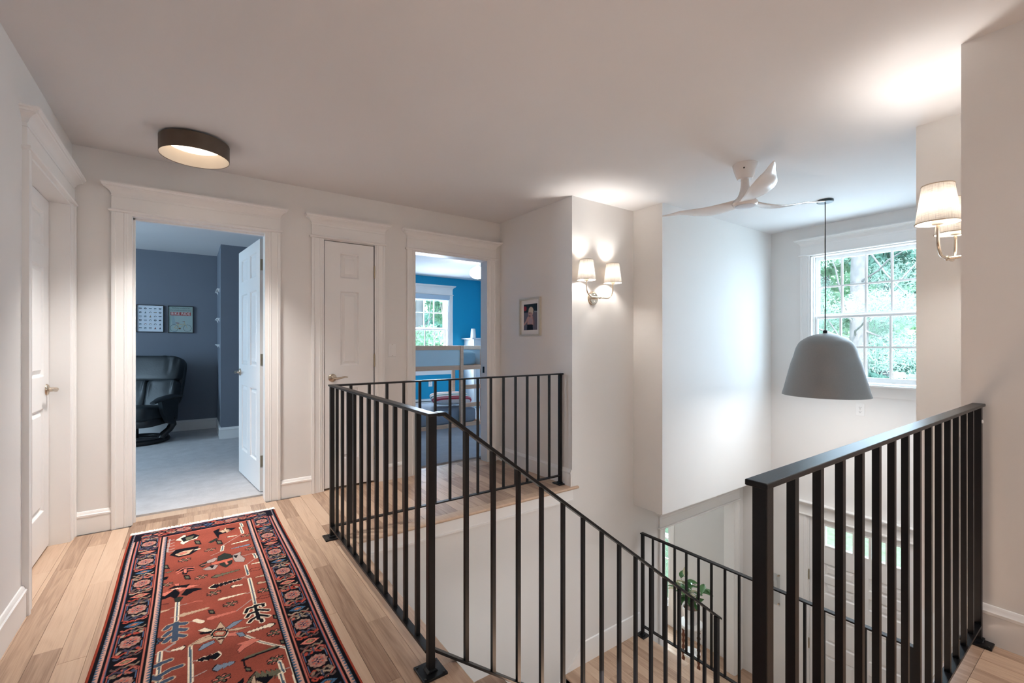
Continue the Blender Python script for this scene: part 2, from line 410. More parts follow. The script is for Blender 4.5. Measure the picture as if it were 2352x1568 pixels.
# back wall of the house: slate room and blue room
struct(wall_open(f_house, -3.3, 1.25, -.3, ZC, .15, []).build('wall_slate_back', M['slate']), 'dark slate blue wall behind the recliner', 'wall')
struct(wall_open(f_house, 1.25, XF, -.3, ZC, .15, [BW]).build('wall_blue_back', M['blue']), 'bright blue bedroom wall with the window', 'wall')
boxes('wall_slate_jut', M['slate'], [(.31, 1.25, 6.71, YH, 0, ZC)], 'slate blue jutting wall beside the open door')
boxes('wall_slate_right', M['slate'], [(.93, 1.25, YB + .115, 6.71, 0, ZC)], 'slate blue side wall behind the open door')
f_slate = Fr((-3.18, 0, 0), (0, 1, 0), (1, 0, 0))
struct(wall_open(f_slate, YB + .115, YH, -.28, ZC, .12, [AW]).build('wall_slate_left', M['slate']), 'slate blue side wall of the recliner room', 'wall')
boxes('wall_blue_left', M['blue'], [(1.25, 1.36, YB + .115, YH, 0, ZC)], 'blue side wall of the bedroom')
boxes('wall_blue_right', M['blue'], [(5.26, 5.37, YB + .115, YH, 0, ZC)], 'blue side wall at the front of the bedroom')
boxes('wall_hall_end', M['wall'], [(-.72, XR + .12, -2.42, -2.3, -.28, ZC)], 'hall end wall behind the viewer')
boxes('wall_living', M['grey_wall'], [(.8, XF, 6.4, 6.5, Z1, -.3), (.68, .8, YS + .1, 6.5, Z1, -.3)], 'grey living room wall far behind the opening')
boxes('wall_living_front', M['grey_wall'], [(XF - .012, XF - .0005, YS + .116, LW[0] - .085, Z1, -.3)], 'pale grey wall behind the potted plant')
boxes('wall_lower_hall', M['wall'], [(-.84, -.72, YR - .14, YS + .115, Z1, -.28), (-.72, .8, YS, YS + .115, Z1, -.28)], 'lower hall wall under the stairs')
boxes('wall_light_stop', M['wall'], [(-.86, -.80, 2.7, 4.0, -.28, ZC), (-.80, -.72, 2.7, 2.80, -.28, ZC), (-.80, -.72, 3.90, 4.0, -.28, ZC), (-.80, -.72, 2.8, 3.9, -.28, -.02)], 'added unseen wall stopping light leaks behind the closed left door')  # added backing, keeps outdoor light from leaking in under the door
boxes('ceiling', M['ceil'], [(-3.4, 5.52, -2.45, 7.82, ZC, ZC + .15)], 'smooth off-white ceiling over hall and foyer', 'ceiling')
boxes('ceiling_lower', M['ceil'], [(.68, XF, YS + .115, 7.8, -.30, -.283)], 'lower floor ceiling behind the cased opening', 'ceiling')

# ---- floors: planks are parts of their floor
def plank_strip(parent, x0, x1, y0, y1, z, lmin, lmax, name='plank', th=.019):
    y = y0 - R.random() * lmin
    while y < y1 - .01:
        ln = R.uniform(lmin, lmax); a, b = max(y, y0), min(y + ln, y1)
        if y1 - b < .12: b = y1
        if b - a > .03:
            MB().slab(x0 + .0004, x1 - .0004, a + .0004, b - .0004, z - th, z + R.uniform(-.0003, .0003)).build(name, M['oak'], parent, fix=False)
        y = y + ln if b < y1 else y1
floor = boxes('floor', M['subfloor'], [(-.72, .795, -2.3, YB + .114, -.28, -.02), (.795, XR, -2.3, YR - .035, -.28, -.02), (.795, XR, YS + .02, YB + .114, -.28, -.02)],
              'light oak plank floor of the upper hall', 'floor')
PW = .0857
plank_strip(floor, -.700, XL, 2.951, 3.779, 0, .5, .9)
plank_strip(floor, OB[0] + .004, OB[0] + .21, YB, YB + .1, 0, .5, .9); plank_strip(floor, OB[0] + .21, OB[1] - .004, YB, YB + .1, 0, .5, .9)
x = .705
while x > XL + .01:
    xa = max(x - PW, XL); plank_strip(floor, xa, x, -.6, YB - .03, 0, .55, 1.35); x -= PW
for (a, c), ys in ((OA, (3.8565, 3.942, 4.047)), (OC, (3.9865, 4.072))):     # header boards across the doorways
    for y0, y1 in zip(ys, ys[1:]):
        x = a + .004
        while x < c - .005:
            xe = min(x + R.uniform(.16, .34), c - .004); xe = c - .004 if c - xe < .08 else xe
            MB().slab(x + .0004, xe - .0004, y0 + .0004, y1 - .0004, -.019, 0).build('plank', M['oak'], floor, fix=False); x = xe
x = .705                                             # gallery, running on behind the far rail
while x < XR - .01:
    xb = min(x + PW, XR); plank_strip(floor, x, xb, 2.865, YB + .10, 0, .5, 1.2); x += PW
x = .823
while x < XR - .01:                                   # near floor right of the viewer
    xb = min(x + PW, XR); plank_strip(floor, x, xb, -.6, .372, 0, .7, 1.3); x += PW
boxes('back_planks', M['oak'], [(XL, XR, -2.3, -.602, -.019, 0)], parent=floor)['kind'] = 'stuff'
def nosing(parent, x0, x1, y0, y1, z, edge, name='nosing'):
    """border board with a rounded lip on one edge"""
    r = .011; b = MB()
    lip = [(math.cos(t) * r, math.sin(t) * r) for t in [math.pi / 2 - math.pi * i / 6 for i in range(7)]]
    if edge == '+x': b.prism([(x0, z), (x0, z - .022)] + [(x1 - r + q[0], z - r + q[1]) for q in reversed(lip)], 'y', y0, y1)
    if edge == '-y': b.prism([(y1, z), (y1, z - .022)] + [(y0 + r - q[0], z - r + q[1]) for q in reversed(lip)], 'x', x0, x1)
    if edge == '+y': b.prism([(y0, z), (y0, z - .022)] + [(y1 - r + q[0], z - r + q[1]) for q in reversed(lip)], 'x', x0, x1)
    if edge == '-x': b.prism([(x1, z), (x1, z - .022)] + [(x0 + r - q[0], z - r + q[1]) for q in reversed(lip)], 'y', y0, y1)
    return b.build(name, M['oak'], parent, smooth=40)
for a, c in ((.372, 1.52), (1.521, 2.78)): nosing(floor, .7055, .823, a, c, 0, '+x')
for a, c in ((.8235, 1.75), (1.751, 2.67)): nosing(floor, a, c, 2.778, 2.8645, 0, '-y')
MB().slab(.7055, .823, 2.781, 2.8645, -.019, 0).build('plank', M['oak'], floor, fix=False)
for a, c in ((.8235, 1.7), (1.701, XR)): nosing(floor, a, c, .3725, .452, 0, '+y')
# white fascia under the floor edges
b = MB(); b.box(.8235, XR, YS - .012, YS, -.10, -.022).box(.8235, XR, YS - .018, YS, -.112, -.10)
b.box(.795, .803, YR, YS, -.29, -.022).box(.803, .811, YR, YS, -.10, -.022)
b.box(.8, XR, .43, .438, -.29, -.022)
struct(b.build('trim_1', M['trim']), 'white fascia boards under the floor edges of the stairwell', 'trim')
carpet = boxes('floor_slate_room', M['carpet'], [(-3.18, .93, YB + .165, YH, -.28, .012)], 'worn grey carpet of the recliner room', 'floor')
boxes('floor_blue_room', M['carpet_blue'], [(1.36, 5.26, YB + .20, YH, -.28, .012)], 'blue grey bedroom carpet', 'floor')
boxes('floor_sill', M['subfloor'], [(-.319, .47, YB + .10, YB + .165, -.28, -.004), (1.36, 5.26, YB + .114, YB + .20, -.28, -.004)], 'dark threshold strip at the carpet edge', 'floor')
boxes('floor_foyer', M['oak'], [(-.72, XF, YR - .12, 6.4, Z1 - .2, Z1)], 'oak floor of the lower foyer', 'floor')

# ---- wall trim: baseboards, door casings with crowned heads
BB = [(0, 0), (.014, 0), (.014, .105), (.017, .109), (.017, .119), (.012, .124), (.010, .132), (.005, .140), (0, .142)]
def baseboard(name, fr, a, b_, z, label, prof=BB, m=None):
    mb = MB(fr); mb.prism([(p[0] - .002 if i in (0, len(prof) - 1) else p[0], p[1] + z) for i, p in enumerate(prof)], 'x', a, b_)
    return struct(mb.build(name, m or M['trim'], smooth=30), label, 'baseboard')
CW = .095
def casing_side(fr, u0, u1, z0, z1, parent, inner):
    """fluted casing board; inner = +1 when the opening lies at larger u"""
    w = u1 - u0; pr = [(0, 0), (0, .022), (.012, .024), (.018, .024), (.022, .018), (.060, .015), (.064, .018), (.068, .015), (.078, .015), (.083, .011), (.095, .010), (.095, 0)]
    pts = [(u0 + p[0] * w / .095, p[1]) if inner > 0 else (u1 - p[0] * w / .095, p[1]) for p in pr]
    MB(fr).prism(pts, 'z', z0, z1).build('casing', M['trim'], parent, smooth=25)
def loft_head(fr, u0, u1, prof, name, parent):
    b = MB(fr); n = len(prof); vs_, fs = [], []
    for o, z in prof: vs_ += [(u0 - o, -.001, z), (u0 - o, .016 + o, z), (u1 + o, .016 + o, z), (u1 + o, -.001, z)]
    for i in range(n - 1):
        for k in range(4): fs.append((4 * i + k, 4 * i + (k + 1) % 4, 4 * i + 4 + (k + 1) % 4, 4 * i + 4 + k))
    fs += [(0, 1, 2, 3), (4 * n - 1, 4 * n - 2, 4 * n - 3, 4 * n - 4)]
    return b.add(vs_, fs).build(name, M['trim'], parent, smooth=30)
def head(fr, u0, u1, z, parent, s=1.0):
    """crowned head: bead, frieze board, crown; u0..u1 = outer faces of the casings"""
    loft_head(fr, u0, u1, [(.004, z), (.012, z + .003), (.016, z + .010), (.012, z + .018), (.004, z + .021)], 'bead', parent)
    loft_head(fr, u0, u1, [(.0, z + .021), (.0, z + .10), (.003, z + .101), (.003, z + .104), (0, z + .105), (0, z + .118 * s)], 'frieze', parent)
    loft_head(fr, u0, u1, [(.0, z + .118 * s), (.004, z + .122 * s), (.010, z + .136 * s), (.022, z + .148 * s), (.034, z + .154 * s), (.036, z + .158 * s), (.042, z + .160 * s), (.044, z + .168 * s), (.050, z + .172 * s), (.050, z + .180 * s)], 'crown', parent)

def door_leaf(fr, u0, u1, z0, z1, th, cols, rows, parent, n_front=0.0, name='door_leaf', m=None, both=True):
    """panelled leaf: cols/rows = (a, b) spans of the panels; frame front at n=n_front, raised panels are parts"""
    m = m or M['door']; b = MB(fr)
    us = sorted({u0, u1} | {v for c in cols for v in c}); zs = sorted({z0, z1} | {v for r in rows for v in r})
    for a, c in zip(us, us[1:]):
        for e, g in zip(zs, zs[1:]):
            if any(abs(a - q[0]) < 1e-6 for q in cols) and any(abs(e - q[0]) < 1e-6 for q in rows): continue
            for n in (n_front, n_front - th):
                b.add([(a, n, e), (c, n, e), (c, n, g), (a, n, g)], [(0, 1, 2, 3)])
    n0, n1 = n_front, n_front - th
    b.add([(u0, n0, z0), (u1, n0, z0), (u1, n0, z1), (u0, n0, z1), (u0, n1, z0), (u1, n1, z0), (u1, n1, z1), (u0, n1, z1)],
          [(0, 1, 5, 4), (1, 2, 6, 5), (2, 3, 7, 6), (3, 0, 4, 7)])
    leaf = b.build(name, m, parent)
    for c in cols:
        for r in rows:
            p = MB(fr); sides = ((n_front, -1), (n_front - th, 1)) if both else ((n_front, -1),)
            for n, sg in sides:
                rings = [(0, 0), (.003, -.001), (.011, -.012), (.016, -.0135), (.040, -.004), (.044, -.004)]
                vs_, fs = [], []
                for ins, d in rings:
                    nn = n - sg * d
                    vs_ += [(c[0] + ins, nn, r[0] + ins), (c[1] - ins, nn, r[0] + ins), (c[1] - ins, nn, r[1] - ins), (c[0] + ins, nn, r[1] - ins)]
                for i in range(len(rings) - 1):
                    for k in range(4): fs.append((4 * i + k, 4 * i + (k + 1) % 4, 4 * i + 4 + (k + 1) % 4, 4 * i + 4 + k))
                i = 4 * (len(rings) - 1); fs.append((i, i + 1, i + 2, i + 3)); p.add(vs_, fs)
            p.build('panel', m, leaf)
    return leaf
def lever(fr, u, n, z, du, parent):
    """round rose, spindle and wavy lever; du = +-1 lever direction along u"""
    b = MB(fr); b.lathe([(.0, 0), (.033, 0), (.033, .004), (.027, .010), (.013, .013), (.011, .045), (.0, .047)], n=24)
    # turn the lathe (about z) so that it stands out along n
    b.v = []; pr = [(.0001, 0), (.033, 0), (.033, .004), (.027, .010), (.013, .013), (.011, .045), (.0001, .047)]; k = 24
    vs_ = [(u + r * math.cos(2 * math.pi * i / k), n + h, z + r * math.sin(2 * math.pi * i / k)) for r, h in pr for i in range(k)]
    b.f = []; b.add(vs_, [(j * k + i, j * k + (i + 1) % k, (j + 1) * k + (i + 1) % k, (j + 1) * k + i) for j in range(len(pr) - 1) for i in range(k)])
    pts = [(u, n + .042, z), (u + du * .03, n + .046, z - .004), (u + du * .06, n + .044, z - .001), (u + du * .085, n + .042, z + .007), (u + du * .112, n + .043, z + .004)]
    b.tube(pts, [.011, .009, .0075, .0065, .004], 8)
    return b.build('handle', M['brass'], parent, smooth=50)
def hinge(fr, u, n, z, parent, leafw=0):
    b = MB(fr); b.tube([(u, n, z - .045), (u, n, z + .045)], .0065, 8)
    for q in (-.05, .05): b.ball((u, n, z + q), .0065, n=8, m=4)
    return b.build('hinge', M['hinge'], parent, smooth=50)

# doorway A (slate room)
d = thing('door_1', 'doorway to the slate room, six-panel door standing open', 'door', (OA[0], YB, 0), kind='structure')
casing_side(f_back, OA[0] - CW, OA[0], 0, 2.05, d, 1); casing_side(f_back, OA[1], OA[1] + CW, 0, 2.05, d, -1)
head(f_back, OA[0] - CW, OA[1] + CW, 2.05, d)
b = MB(f_back)
b.box(OA[0] - .002, OA[0] + .008, -.116, .008, 0, HD).box(OA[1] - .008, OA[1] + .002, -.116, .008, 0, HD).box(OA[0] - .012, OA[1] + .012, -.116, .006, HD - .008, HD + .007)
b.box(OA[0] + .008, OA[0] + .02, -.075, -.045, 0, HD - .008).box(OA[0] + .008, OA[1] - .008, -.075, -.045, HD - .02, HD - .008)
b.build('jamb', M['trim'], d, bevel=.001)
ang = math.atan2(4.915 - 4.105, .365 - .452)                  # leaf swung into the room
f_leafA = Fr((.452, 4.105, 0), (math.cos(ang), math.sin(ang), 0), (-math.sin(ang), math.cos(ang), 0))
PC = lambda w: [(.115, w / 2 - .05), (w / 2 + .05, w - .115)]
PR = [(.24, .83), (1.01, 1.64), (1.75, 1.95)]
leaf = door_leaf(f_leafA, 0, .79, .02, 2.035, .035, PC(.79), PR, d)
lever(f_leafA, .725, 0, .94, -1, leaf)
f_leafA2 = Fr(f_leafA.o - f_leafA.n * .035, f_leafA.u, -f_leafA.n)
lever(f_leafA2, .725, 0, .94, -1, leaf)
for z in (.26, 1.07, 1.83):
    h = MB(f_leafA); h.box(-.003, -.0002, -.033, -.004, z - .045, z + .045); h.tube([(-.006, .004 - .040, z - .046), (-.006, .004 - .040, z + .046)], .006, 8)
    for q in (-.03, 0, .03): h.box(-.0042, -.003, -.022 + (.008 if q == 0 else -.004), -.017 + (.008 if q == 0 else -.004), z + q - .003, z + q + .003)
    h.build('hinge', M['hinge'], leaf)

# doorway B (closet, closed)
d = thing('door_2', 'narrow closed three-panel closet door with lever handle', 'door', (OB[0], YB, 0), kind='structure')
casing_side(f_back, OB[0] - CW, OB[0], 0, 2.05, d, 1); casing_side(f_back, OB[1], OB[1] + CW - .01, 0, 2.05, d, -1)
head(f_back, OB[0] - CW, OB[1] + CW - .01, 2.05, d)
MB(f_back).box(OB[0], OB[0] + .003, -.11, -.04, 0, HD).box(OB[1] - .003, OB[1], -.11, -.04, 0, HD).box(OB[0], OB[1], -.11, -.04, HD - .003, HD).build('jamb', M['trim'], d)
leaf = door_leaf(f_back, OB[0] + .005, OB[1] - .010, .018, HD - .008, .035, [(OB[0] + .127, OB[1] - .135)], [(.24, .83), (1.015, 1.635), (1.742, 1.95)], d, n_front=.004)
lever(f_back, OB[0] + .066, .004, .918, 1, leaf)
for z in (.26, 1.053, 1.815): hinge(f_back, OB[1] - .004, .010, z, leaf)
MB(f_back).box(OB[0] - .0005, OB[0] + .004, -.03, .0052, .90, .955).build('strike_plate', M['hinge'], d)

# doorway C (blue bedroom)
d = thing('door_3', 'cased doorway into the bright blue bedroom', 'door', (OC[0], YB, 0), kind='structure')
casing_side(f_back, OC[0] - .075, OC[0], 0, 2.05, d, 1); casing_side(f_back, OC[1], OC[1] + CW, 0, 2.05, d, -1)
head(f_back, OC[0] - .075, OC[1] + CW, 2.05, d)
b = MB(f_back)
b.box(OC[0] - .002, OC[0] + .008, -.118, .008, 0, HD).box(OC[1] - .008, OC[1] + .002, -.118, .008, 0, HD).box(OC[0], OC[1], -.118, .008, HD - .008, HD + .005)
b.build('jamb', M['trim'], d, bevel=.001)
MB(f_back).box(OC[1] - .011, OC[1] - .007, -.075, -.045, .90, .965).build('strike_plate', M['black'], d)

# door in the left wall (closed, deep jamb)
d = thing('door_4', 'closed white panelled door in the left wall', 'door', (XL, 2.95, 0), kind='structure')
casing_side(f_left, 2.855, 2.95, 0, 2.05, d, 1); casing_side(f_left, 3.78, 3.875, 0, 2.05, d, -1)
head(f_left, 2.855, 3.862, 2.05, d)
b = MB(f_left)
b.box(2.948, 2.958, -.118, .010, 0, HD).box(3.772, 3.782, -.118, .010, 0, HD).box(2.95, 3.78, -.118, .010, HD - .008, HD + .005)
b.build('jamb', M['trim'], d, bevel=.001)
leaf = door_leaf(f_left, 2.961, 3.768, .014, HD - .011, .035, [(3.07, 3.315), (3.415, 3.66)], PR, d, n_front=-.082)
lever(f_left, 3.712, -.082, .93, -1, leaf)

# baseboards of the upper hall
baseboard('baseboard_left', f_left, -2.3, 2.854, 0, 'white baseboard along the left wall')
baseboard('baseboard_back', f_back, XL, OA[0] - CW - .001, 0, 'short white baseboard in the left corner')
baseboard('baseboard_middle', f_back, OA[1] + CW + .001, OB[0] - CW - .001, 0, 'white baseboard between open door and closet')
baseboard('baseboard_gallery', f_back, OB[1] + CW - .009, OC[0] - .076, 0, 'white baseboard between closet and bedroom door')
baseboard('baseboard_picture', f_pict, YS + .002, YB, 0, 'white baseboard under the framed photo')
baseboard('baseboard_right', f_right, -2.3, YR - .002, 0, 'white baseboard at the end of the guard rail', prof=[(p[0], p[1] * 1.08) for p in BB])
f_sl = Fr((0, YH, 0), (1, 0, 0), (0, -1, 0))
baseboard('baseboard_slate', f_sl, -3.18, .309, .012, 'tall pale baseboard behind the recliner')
baseboard('baseboard_slate_jut', Fr((0, 6.71, 0), (1, 0, 0), (0, -1, 0)), .295, .93, .012, 'white baseboard of the jutting slate wall')
baseboard('baseboard_slate_return', Fr((.31, 0, 0), (0, 1, 0), (-1, 0, 0)), 6.695, YH, .012, 'white baseboard on the side of the jutting wall')
# foyer: skirt boards of landing and second flight
SK = [(0, 0), (.014, 0), (.014, .165), (.010, .180), (0, .186)]
baseboard('baseboard_landing', f_low, 2.74, 3.475, ZL, 'white skirt board on the stair landing', prof=SK)
b = MB(f_low); q = [(2.74, ZL + .186), (2.74, ZL - .02), (2.50, ZL - .30), (.80, -2.67 - .28), (.80, -2.67 + .14), (2.52, ZL - .02)]
b.prism(q, 'y', -.002, .013); struct(b.build('baseboard_flight', M['trim']), 'white raking skirt board down the lower flight', 'baseboard')

# ------------------------------------------------------------------ windows
def window(name, label, fr, u0, u1, z0, z1, th, cols, rows, meet, sill=True, headtop=True, casing=True, gap=.035):
    """double-hung window; glass field u0..u1, z0..z1; frame fr with n into the room"""
    w = thing(name, label, 'window', fr((u0, 0, z0)), kind='structure')
    a, c, zb, zt = u0 - gap - .015, u1 + gap + .015, z0 - gap - .01, z1 + gap + .012
    b = MB(fr)                                          # jamb lining
    b.box(a, a + .012, -th, .004, zb, zt).box(c - .012, c, -th, .004, zb, zt).box(a, c, -th, .004, zt - .012, zt).box(a, c, -th, .004, zb, zb + .012)
    for q in (a + .012, c - .024): b.box(q, q + .012, -.05, -.035, zb, zt)
    b.build('window_frame', M['trim'], w, bevel=.001)
    if casing:
        casing_side(fr, a - .09, a, zb, zt, w, 1); casing_side(fr, c, c + .09, zb, zt, w, -1)
        if headtop: head(fr, a - .09, c + .09, zt, w)
        if sill:
            MB(fr).box(a - .11, c + .11, -.05, .045, zb - .022, zb).build('stool', M['trim'], w, bevel=.006)
            MB(fr).prism([(0, zb - .115), (.010, zb - .115), (.013, zb - .095), (.018, zb - .085), (.018, zb - .04), (.022, zb - .022), (0, zb - .022)], 'x', a - .085, c + .085).build('apron', M['trim'], w, smooth=30)
    for k, (q0, q1, nn) in enumerate(((meet, z1 + gap, -.085), (z0 - gap + .008, meet, -.05))):
        s = MB(fr); x0, x1 = u0 - gap, u1 + gap; st = .030 if k == 0 else .038
        low = q0 + (.026 if k == 0 else .048); up = q1 - (.036 if k == 0 else .026)
        s.box(x0, u0, nn - .032, nn, q0, q1).box(u1, x1, nn - .032, nn, q0, q1).box(u0, u1, nn - .032, nn, q0, low).box(u0, u1, nn - .032, nn, up, q1)
        sash = s.build('sash', M['trim'], w, bevel=.0015)
        cwid = (u1 - u0) / cols; rh = (up - low) / rows
        for i in range(1, cols): MB(fr).box(u0 + i * cwid - .009, u0 + i * cwid + .009, nn - .022, nn - .006, low, up).build('muntin', M['trim'], sash)
        for j in range(1, rows): MB(fr).box(u0, u1, nn - .021, nn - .007, low + j * rh - .009, low + j * rh + .009).build('muntin', M['trim'], sash)
        for i in range(cols):
            for j in range(rows):
                MB(fr).box(u0 + i * cwid, u0 + (i + 1) * cwid, nn - .0165, nn - .0125, low + j * rh, low + (j + 1) * rh).build('pane', M['glass'], sash)
    return w
window('window_1', 'tall foyer window with white grilles behind the bell pendant', f_front, 1.215, 2.03, .845, 2.082, .15, 4, 2, 1.488)
window('window_2', 'bedroom window with white grilles above the loft bed', f_house, 3.13, 3.91, .79, 2.06, .15, 4, 2, 1.48)
window('window_3', 'window of the slate room, out of sight', f_slate, 5.20, 6.30, .79, 2.06, .12, 4, 2, 1.48)
window('window_4', 'tall narrow-looking living room window behind the cased opening', f_front, 3.87, 4.78, -2.38, -.77, .15, 3, 3, -1.5, sill=False)
b = MB(f_house); b.box(3.07, 3.97, .010, .060, 2.035, 2.105).tube([(3.08, .035, 2.03), (3.96, .035, 2.03)], .022, 10)
tag(b.build('roller_blind', M['blind'], smooth=40), 'rolled-up blue grey blind at the top of the bedroom window', 'blind')

# cased opening of the lower floor
t = thing('trim_2', 'white casing with crowned head round the wide lower opening', 'trim', (LO[0], YS, Z1), kind='structure')
casing_side(f_low, LO[0] - .095, LO[0], Z1, LO[3], t, 1); casing_side(f_low, LO[1], LO[1] + .095, Z1, LO[3], t, -1)
head(f_low, LO[0] - .095, LO[1] + .095, LO[3] + .0, t)
MB(f_low).box(LO[0] - .001, LO[0] + .008, -.118, .004, Z1, LO[3]).box(LO[1] - .008, LO[1] + .001, -.118, .004, Z1, LO[3]).box(LO[0], LO[1], -.118, .004, LO[3] - .008, LO[3] + .002).build('jamb', M['trim'], t, bevel=.001)

# front door with a row of small lights
d = thing('door_5', 'white panelled front door with five small lights, seen through the rail', 'door', (XF, 1.17, Z1), kind='structure')
casing_side(f_front, FD[0] - .11, FD[0], Z1, FD[3] + .02, d, 1); casing_side(f_front, FD[1], FD[1] + .11, Z1, FD[3] + .02, d, -1)
head(f_front, FD[0] - .11, FD[1] + .11, FD[3] - .005, d, s=.85)
MB(f_front).box(FD[0], FD[0] + .012, -.15, .004, Z1, FD[3]).box(FD[1] - .012, FD[1], -.15, .004, Z1, FD[3]).box(FD[0], FD[1], -.15, .004, FD[3] - .012, FD[3]).build('jamb', M['trim'], d, bevel=.001)
u0, u1 = FD[0] + .014, FD[1] - .014
lz0, lz1 = -.895, -.69
lit = [(1.945 - .131 * (i + 1) + .018, 1.945 - .131 * i) for i in range(5)]
lf = MB(f_front); us = sorted({u0, u1} | {v for q in lit for v in q})
ztop = FD[3] - .014
for a, c in zip(us, us[1:]):
    if any(abs(a - q[0]) < 1e-6 for q in lit): lf.box(a, c, -.045, -.005, ztop - .04 + .012, ztop).box(a, c, -.045, -.005, -.96, lz0)
    else: lf.box(a, c, -.045, -.005, -.96, ztop)
    if any(abs(a - q[0]) < 1e-6 for q in lit) and lz1 < ztop - .028: lf.box(a, c, -.045, -.005, lz1, ztop - .028)
leaf = lf.build('door_leaf', M['door'], d)
mid = (u0 + u1) / 2
low = door_leaf(f_front, u0, u1, Z1 + .012, -.9601, .04, [(u0 + .13, mid - .05), (mid + .05, u1 - .13)],
                [(Z1 + .17, -2.02), (-1.90, -1.60), (-1.40, -1.28), (-1.21, -1.08)], d, n_front=-.005, name='door_panels')
for q in lit:
    MB(f_front).box(q[0], q[1], -.028, -.023, lz0, lz1).build('pane', M['glass'], leaf)
    fm = MB(f_front)
    fm.box(q[0] - .006, q[0] + .003, -.048, .001, lz0 - .006, lz1 + .006).box(q[1] - .003, q[1] + .006, -.048, .001, lz0 - .006, lz1 + .006).box(q[0] + .003, q[1] - .003, -.048, .001, lz0 - .006, lz0 + .003).box(q[0] + .003, q[1] - .003, -.048, .001, lz1 - .003, lz1 + .006)
    fm.build('light_frame', M['trim'], leaf)
for z in (-1.25, -1.98, -2.5): hinge(f_front, u1 + .006, .006, z, leaf)
b = MB(f_front); b.box(1.235, 1.29, -.006, .004, -1.86, -1.60).tube([(1.262, .004, -1.84), (1.262, .055, -1.83), (1.262, .055, -1.68), (1.262, .004, -1.67)], .010, 8)
b.build('handle', M['black'], leaf, bevel=.002)
# acrylic sheet on stand-offs beside the front door
t = thing('acrylic_frame', 'clear acrylic sheet on metal stand-offs beside the front door', 'sign holder', f_front((2.36, 0, -1.72)))
MB(f_front).box(2.375, 2.62, .018, .023, -1.725, -1.375).build('sheet', M['acrylic'], t)
for uu in (2.392, 2.603):
    for zz in (-1.392, -1.708):
        b = MB(f_front); b.tube([(uu, 0, zz), (uu, .027, zz)], .009, 10); b.build('stand_off', M['nickel'], t)
pp = MB(f_front).box(2.41, 2.585, .012, .0135, -1.60, -1.45).build('paper', M['mat_board'], t)
MB(f_front).box(2.44, 2.555, .0137, .0142, -1.575, -1.475).build('print', mat('grey_print', (.60, .58, .57), .9), pp)

# ------------------------------------------------------------------ staircase
RISE, RUN = -ZL / 8, (2.51 - .823) / 7
SY0, SY1 = YR + .003, 1.602
st = thing('staircase', 'switchback oak staircase with white stringers dropping from the upper hall', 'staircase', (.823, 1.0, ZL))
for i in range(1, 8):
    z = -RISE * i; x1 = .823 + RUN * i
    nosing(st, x1 - RUN - .025, x1, SY0, SY1, z, '+x', 'tread')
for i in range(8):
    z = -RISE * i; xx = .823 + RUN * i - .025
    MB().box(xx - .018, xx, SY0, SY1 - .04, z - RISE, z - .022).build('riser', M['trim'], st)
pr = [(.80, -.30)]
top = []
for i in range(8): top += [(.823 + RUN * i - .026, -RISE * i - .0225), (.823 + RUN * i - .026, -RISE * (i + 1) - .0225)]
poly = [(.797, -.0225)] + top[1:] + [(2.51, ZL - .0225), (2.51, ZL - .26), (2.40, ZL - .26), (.797, -.30)]
MB().prism(poly, 'y', SY1 - .045, SY1 - .012).build('stringer', M['trim'], st)
MB().prism([(.80, -.305), (2.42, ZL - .262), (2.42, ZL - .28), (.80, -.33)], 'y', SY0, SY1 - .046).build('soffit', M['wall'], st)
ld = MB().box(2.53, 3.47, YR + .002, YS - .002, ZL - .26, ZL - .0195).build('landing', M['trim'], st)
x = 2.605
while x < 3.47 - .01:
    xb = min(x + PW, 3.47) if 3.47 - x - PW > .03 else 3.47
    y = YR + .003 - R.random() * .5
    while y < YS - .01:
        ln = R.uniform(.6, 1.2); a, c = max(y, YR + .003), min(y + ln, YS - .003)
        if c - a > .03: MB().slab(x + .0004, xb - .0004, a + .0004, c - .0004, ZL - .019, ZL).build('plank', M['oak'], ld, fix=False)
        y += ln
    x = xb
for a, c in ((YR + .003, 1.6), (1.601, YS - .015)): nosing(ld, 2.508, 2.6045, a, c, ZL, '-x')
for i in range(1, 7):                                        # lower flight back under the gallery
    z = ZL - .19 * i; x1 = 2.51 - RUN * i
    if i < 6: nosing(st, x1, x1 + RUN + .025, 1.615, YS - .015, z, '-x', 'tread')
    MB().box(x1 + RUN + .02, x1 + RUN + .036, 1.63, YS - .015, z + .0005, z + .19 - .022).build('riser', M['trim'], st)
MB().prism([(2.53, ZL - .03), (2.53, ZL - .26), (2.45, ZL - .26), (1.05, Z1), (1.25, Z1)], 'y', 1.603, 1.628).build('stringer', M['trim'], st)

# ------------------------------------------------------------------ railings
PT, BT = .0130, .0079           # half sizes of posts and balusters
ZR = .945
def post(x, y, z0, z1, parent, label=None):
    o = MB().box(x - PT, x + PT, y - PT, y + PT, z0, z1).build('post', M['black'], parent, bevel=.002)
    pl = MB().box(x - .047, x + .047, y - .047, y + .047, z0, z0 + .009)
    pl.prism([(-.022 + x, z0 + .009), (x + .022, z0 + .009), (x + PT, z0 + .018), (x - PT, z0 + .018)], 'y', y - .020, y + .020)
    p = pl.build('base_plate', M['black'], o, bevel=.002)
    for sx in (-1, 1):
        for sy in (-1, 1): MB().lathe([(.0045, z0 + .0085), (.0045, z0 + .0105), (.002, z0 + .0115), (.0001, z0 + .0115)], (x + sx * .036, y + sy * .036, 0), 8).build('screw', M['dark'], o)
    return o
def bal(x, y, z0, z1, parent, m=None):
    return MB().box(x - BT, x + BT, y - BT, y + BT, z0, z1).build('baluster', M['black'], parent)
TR, TRH, BR, BRH = .0195, .011, .0140, .0095
zb = .075                                                     # top of the bottom rail
LX, LY0, LY1, GX1 = .714, 1.516, 2.922, 2.583
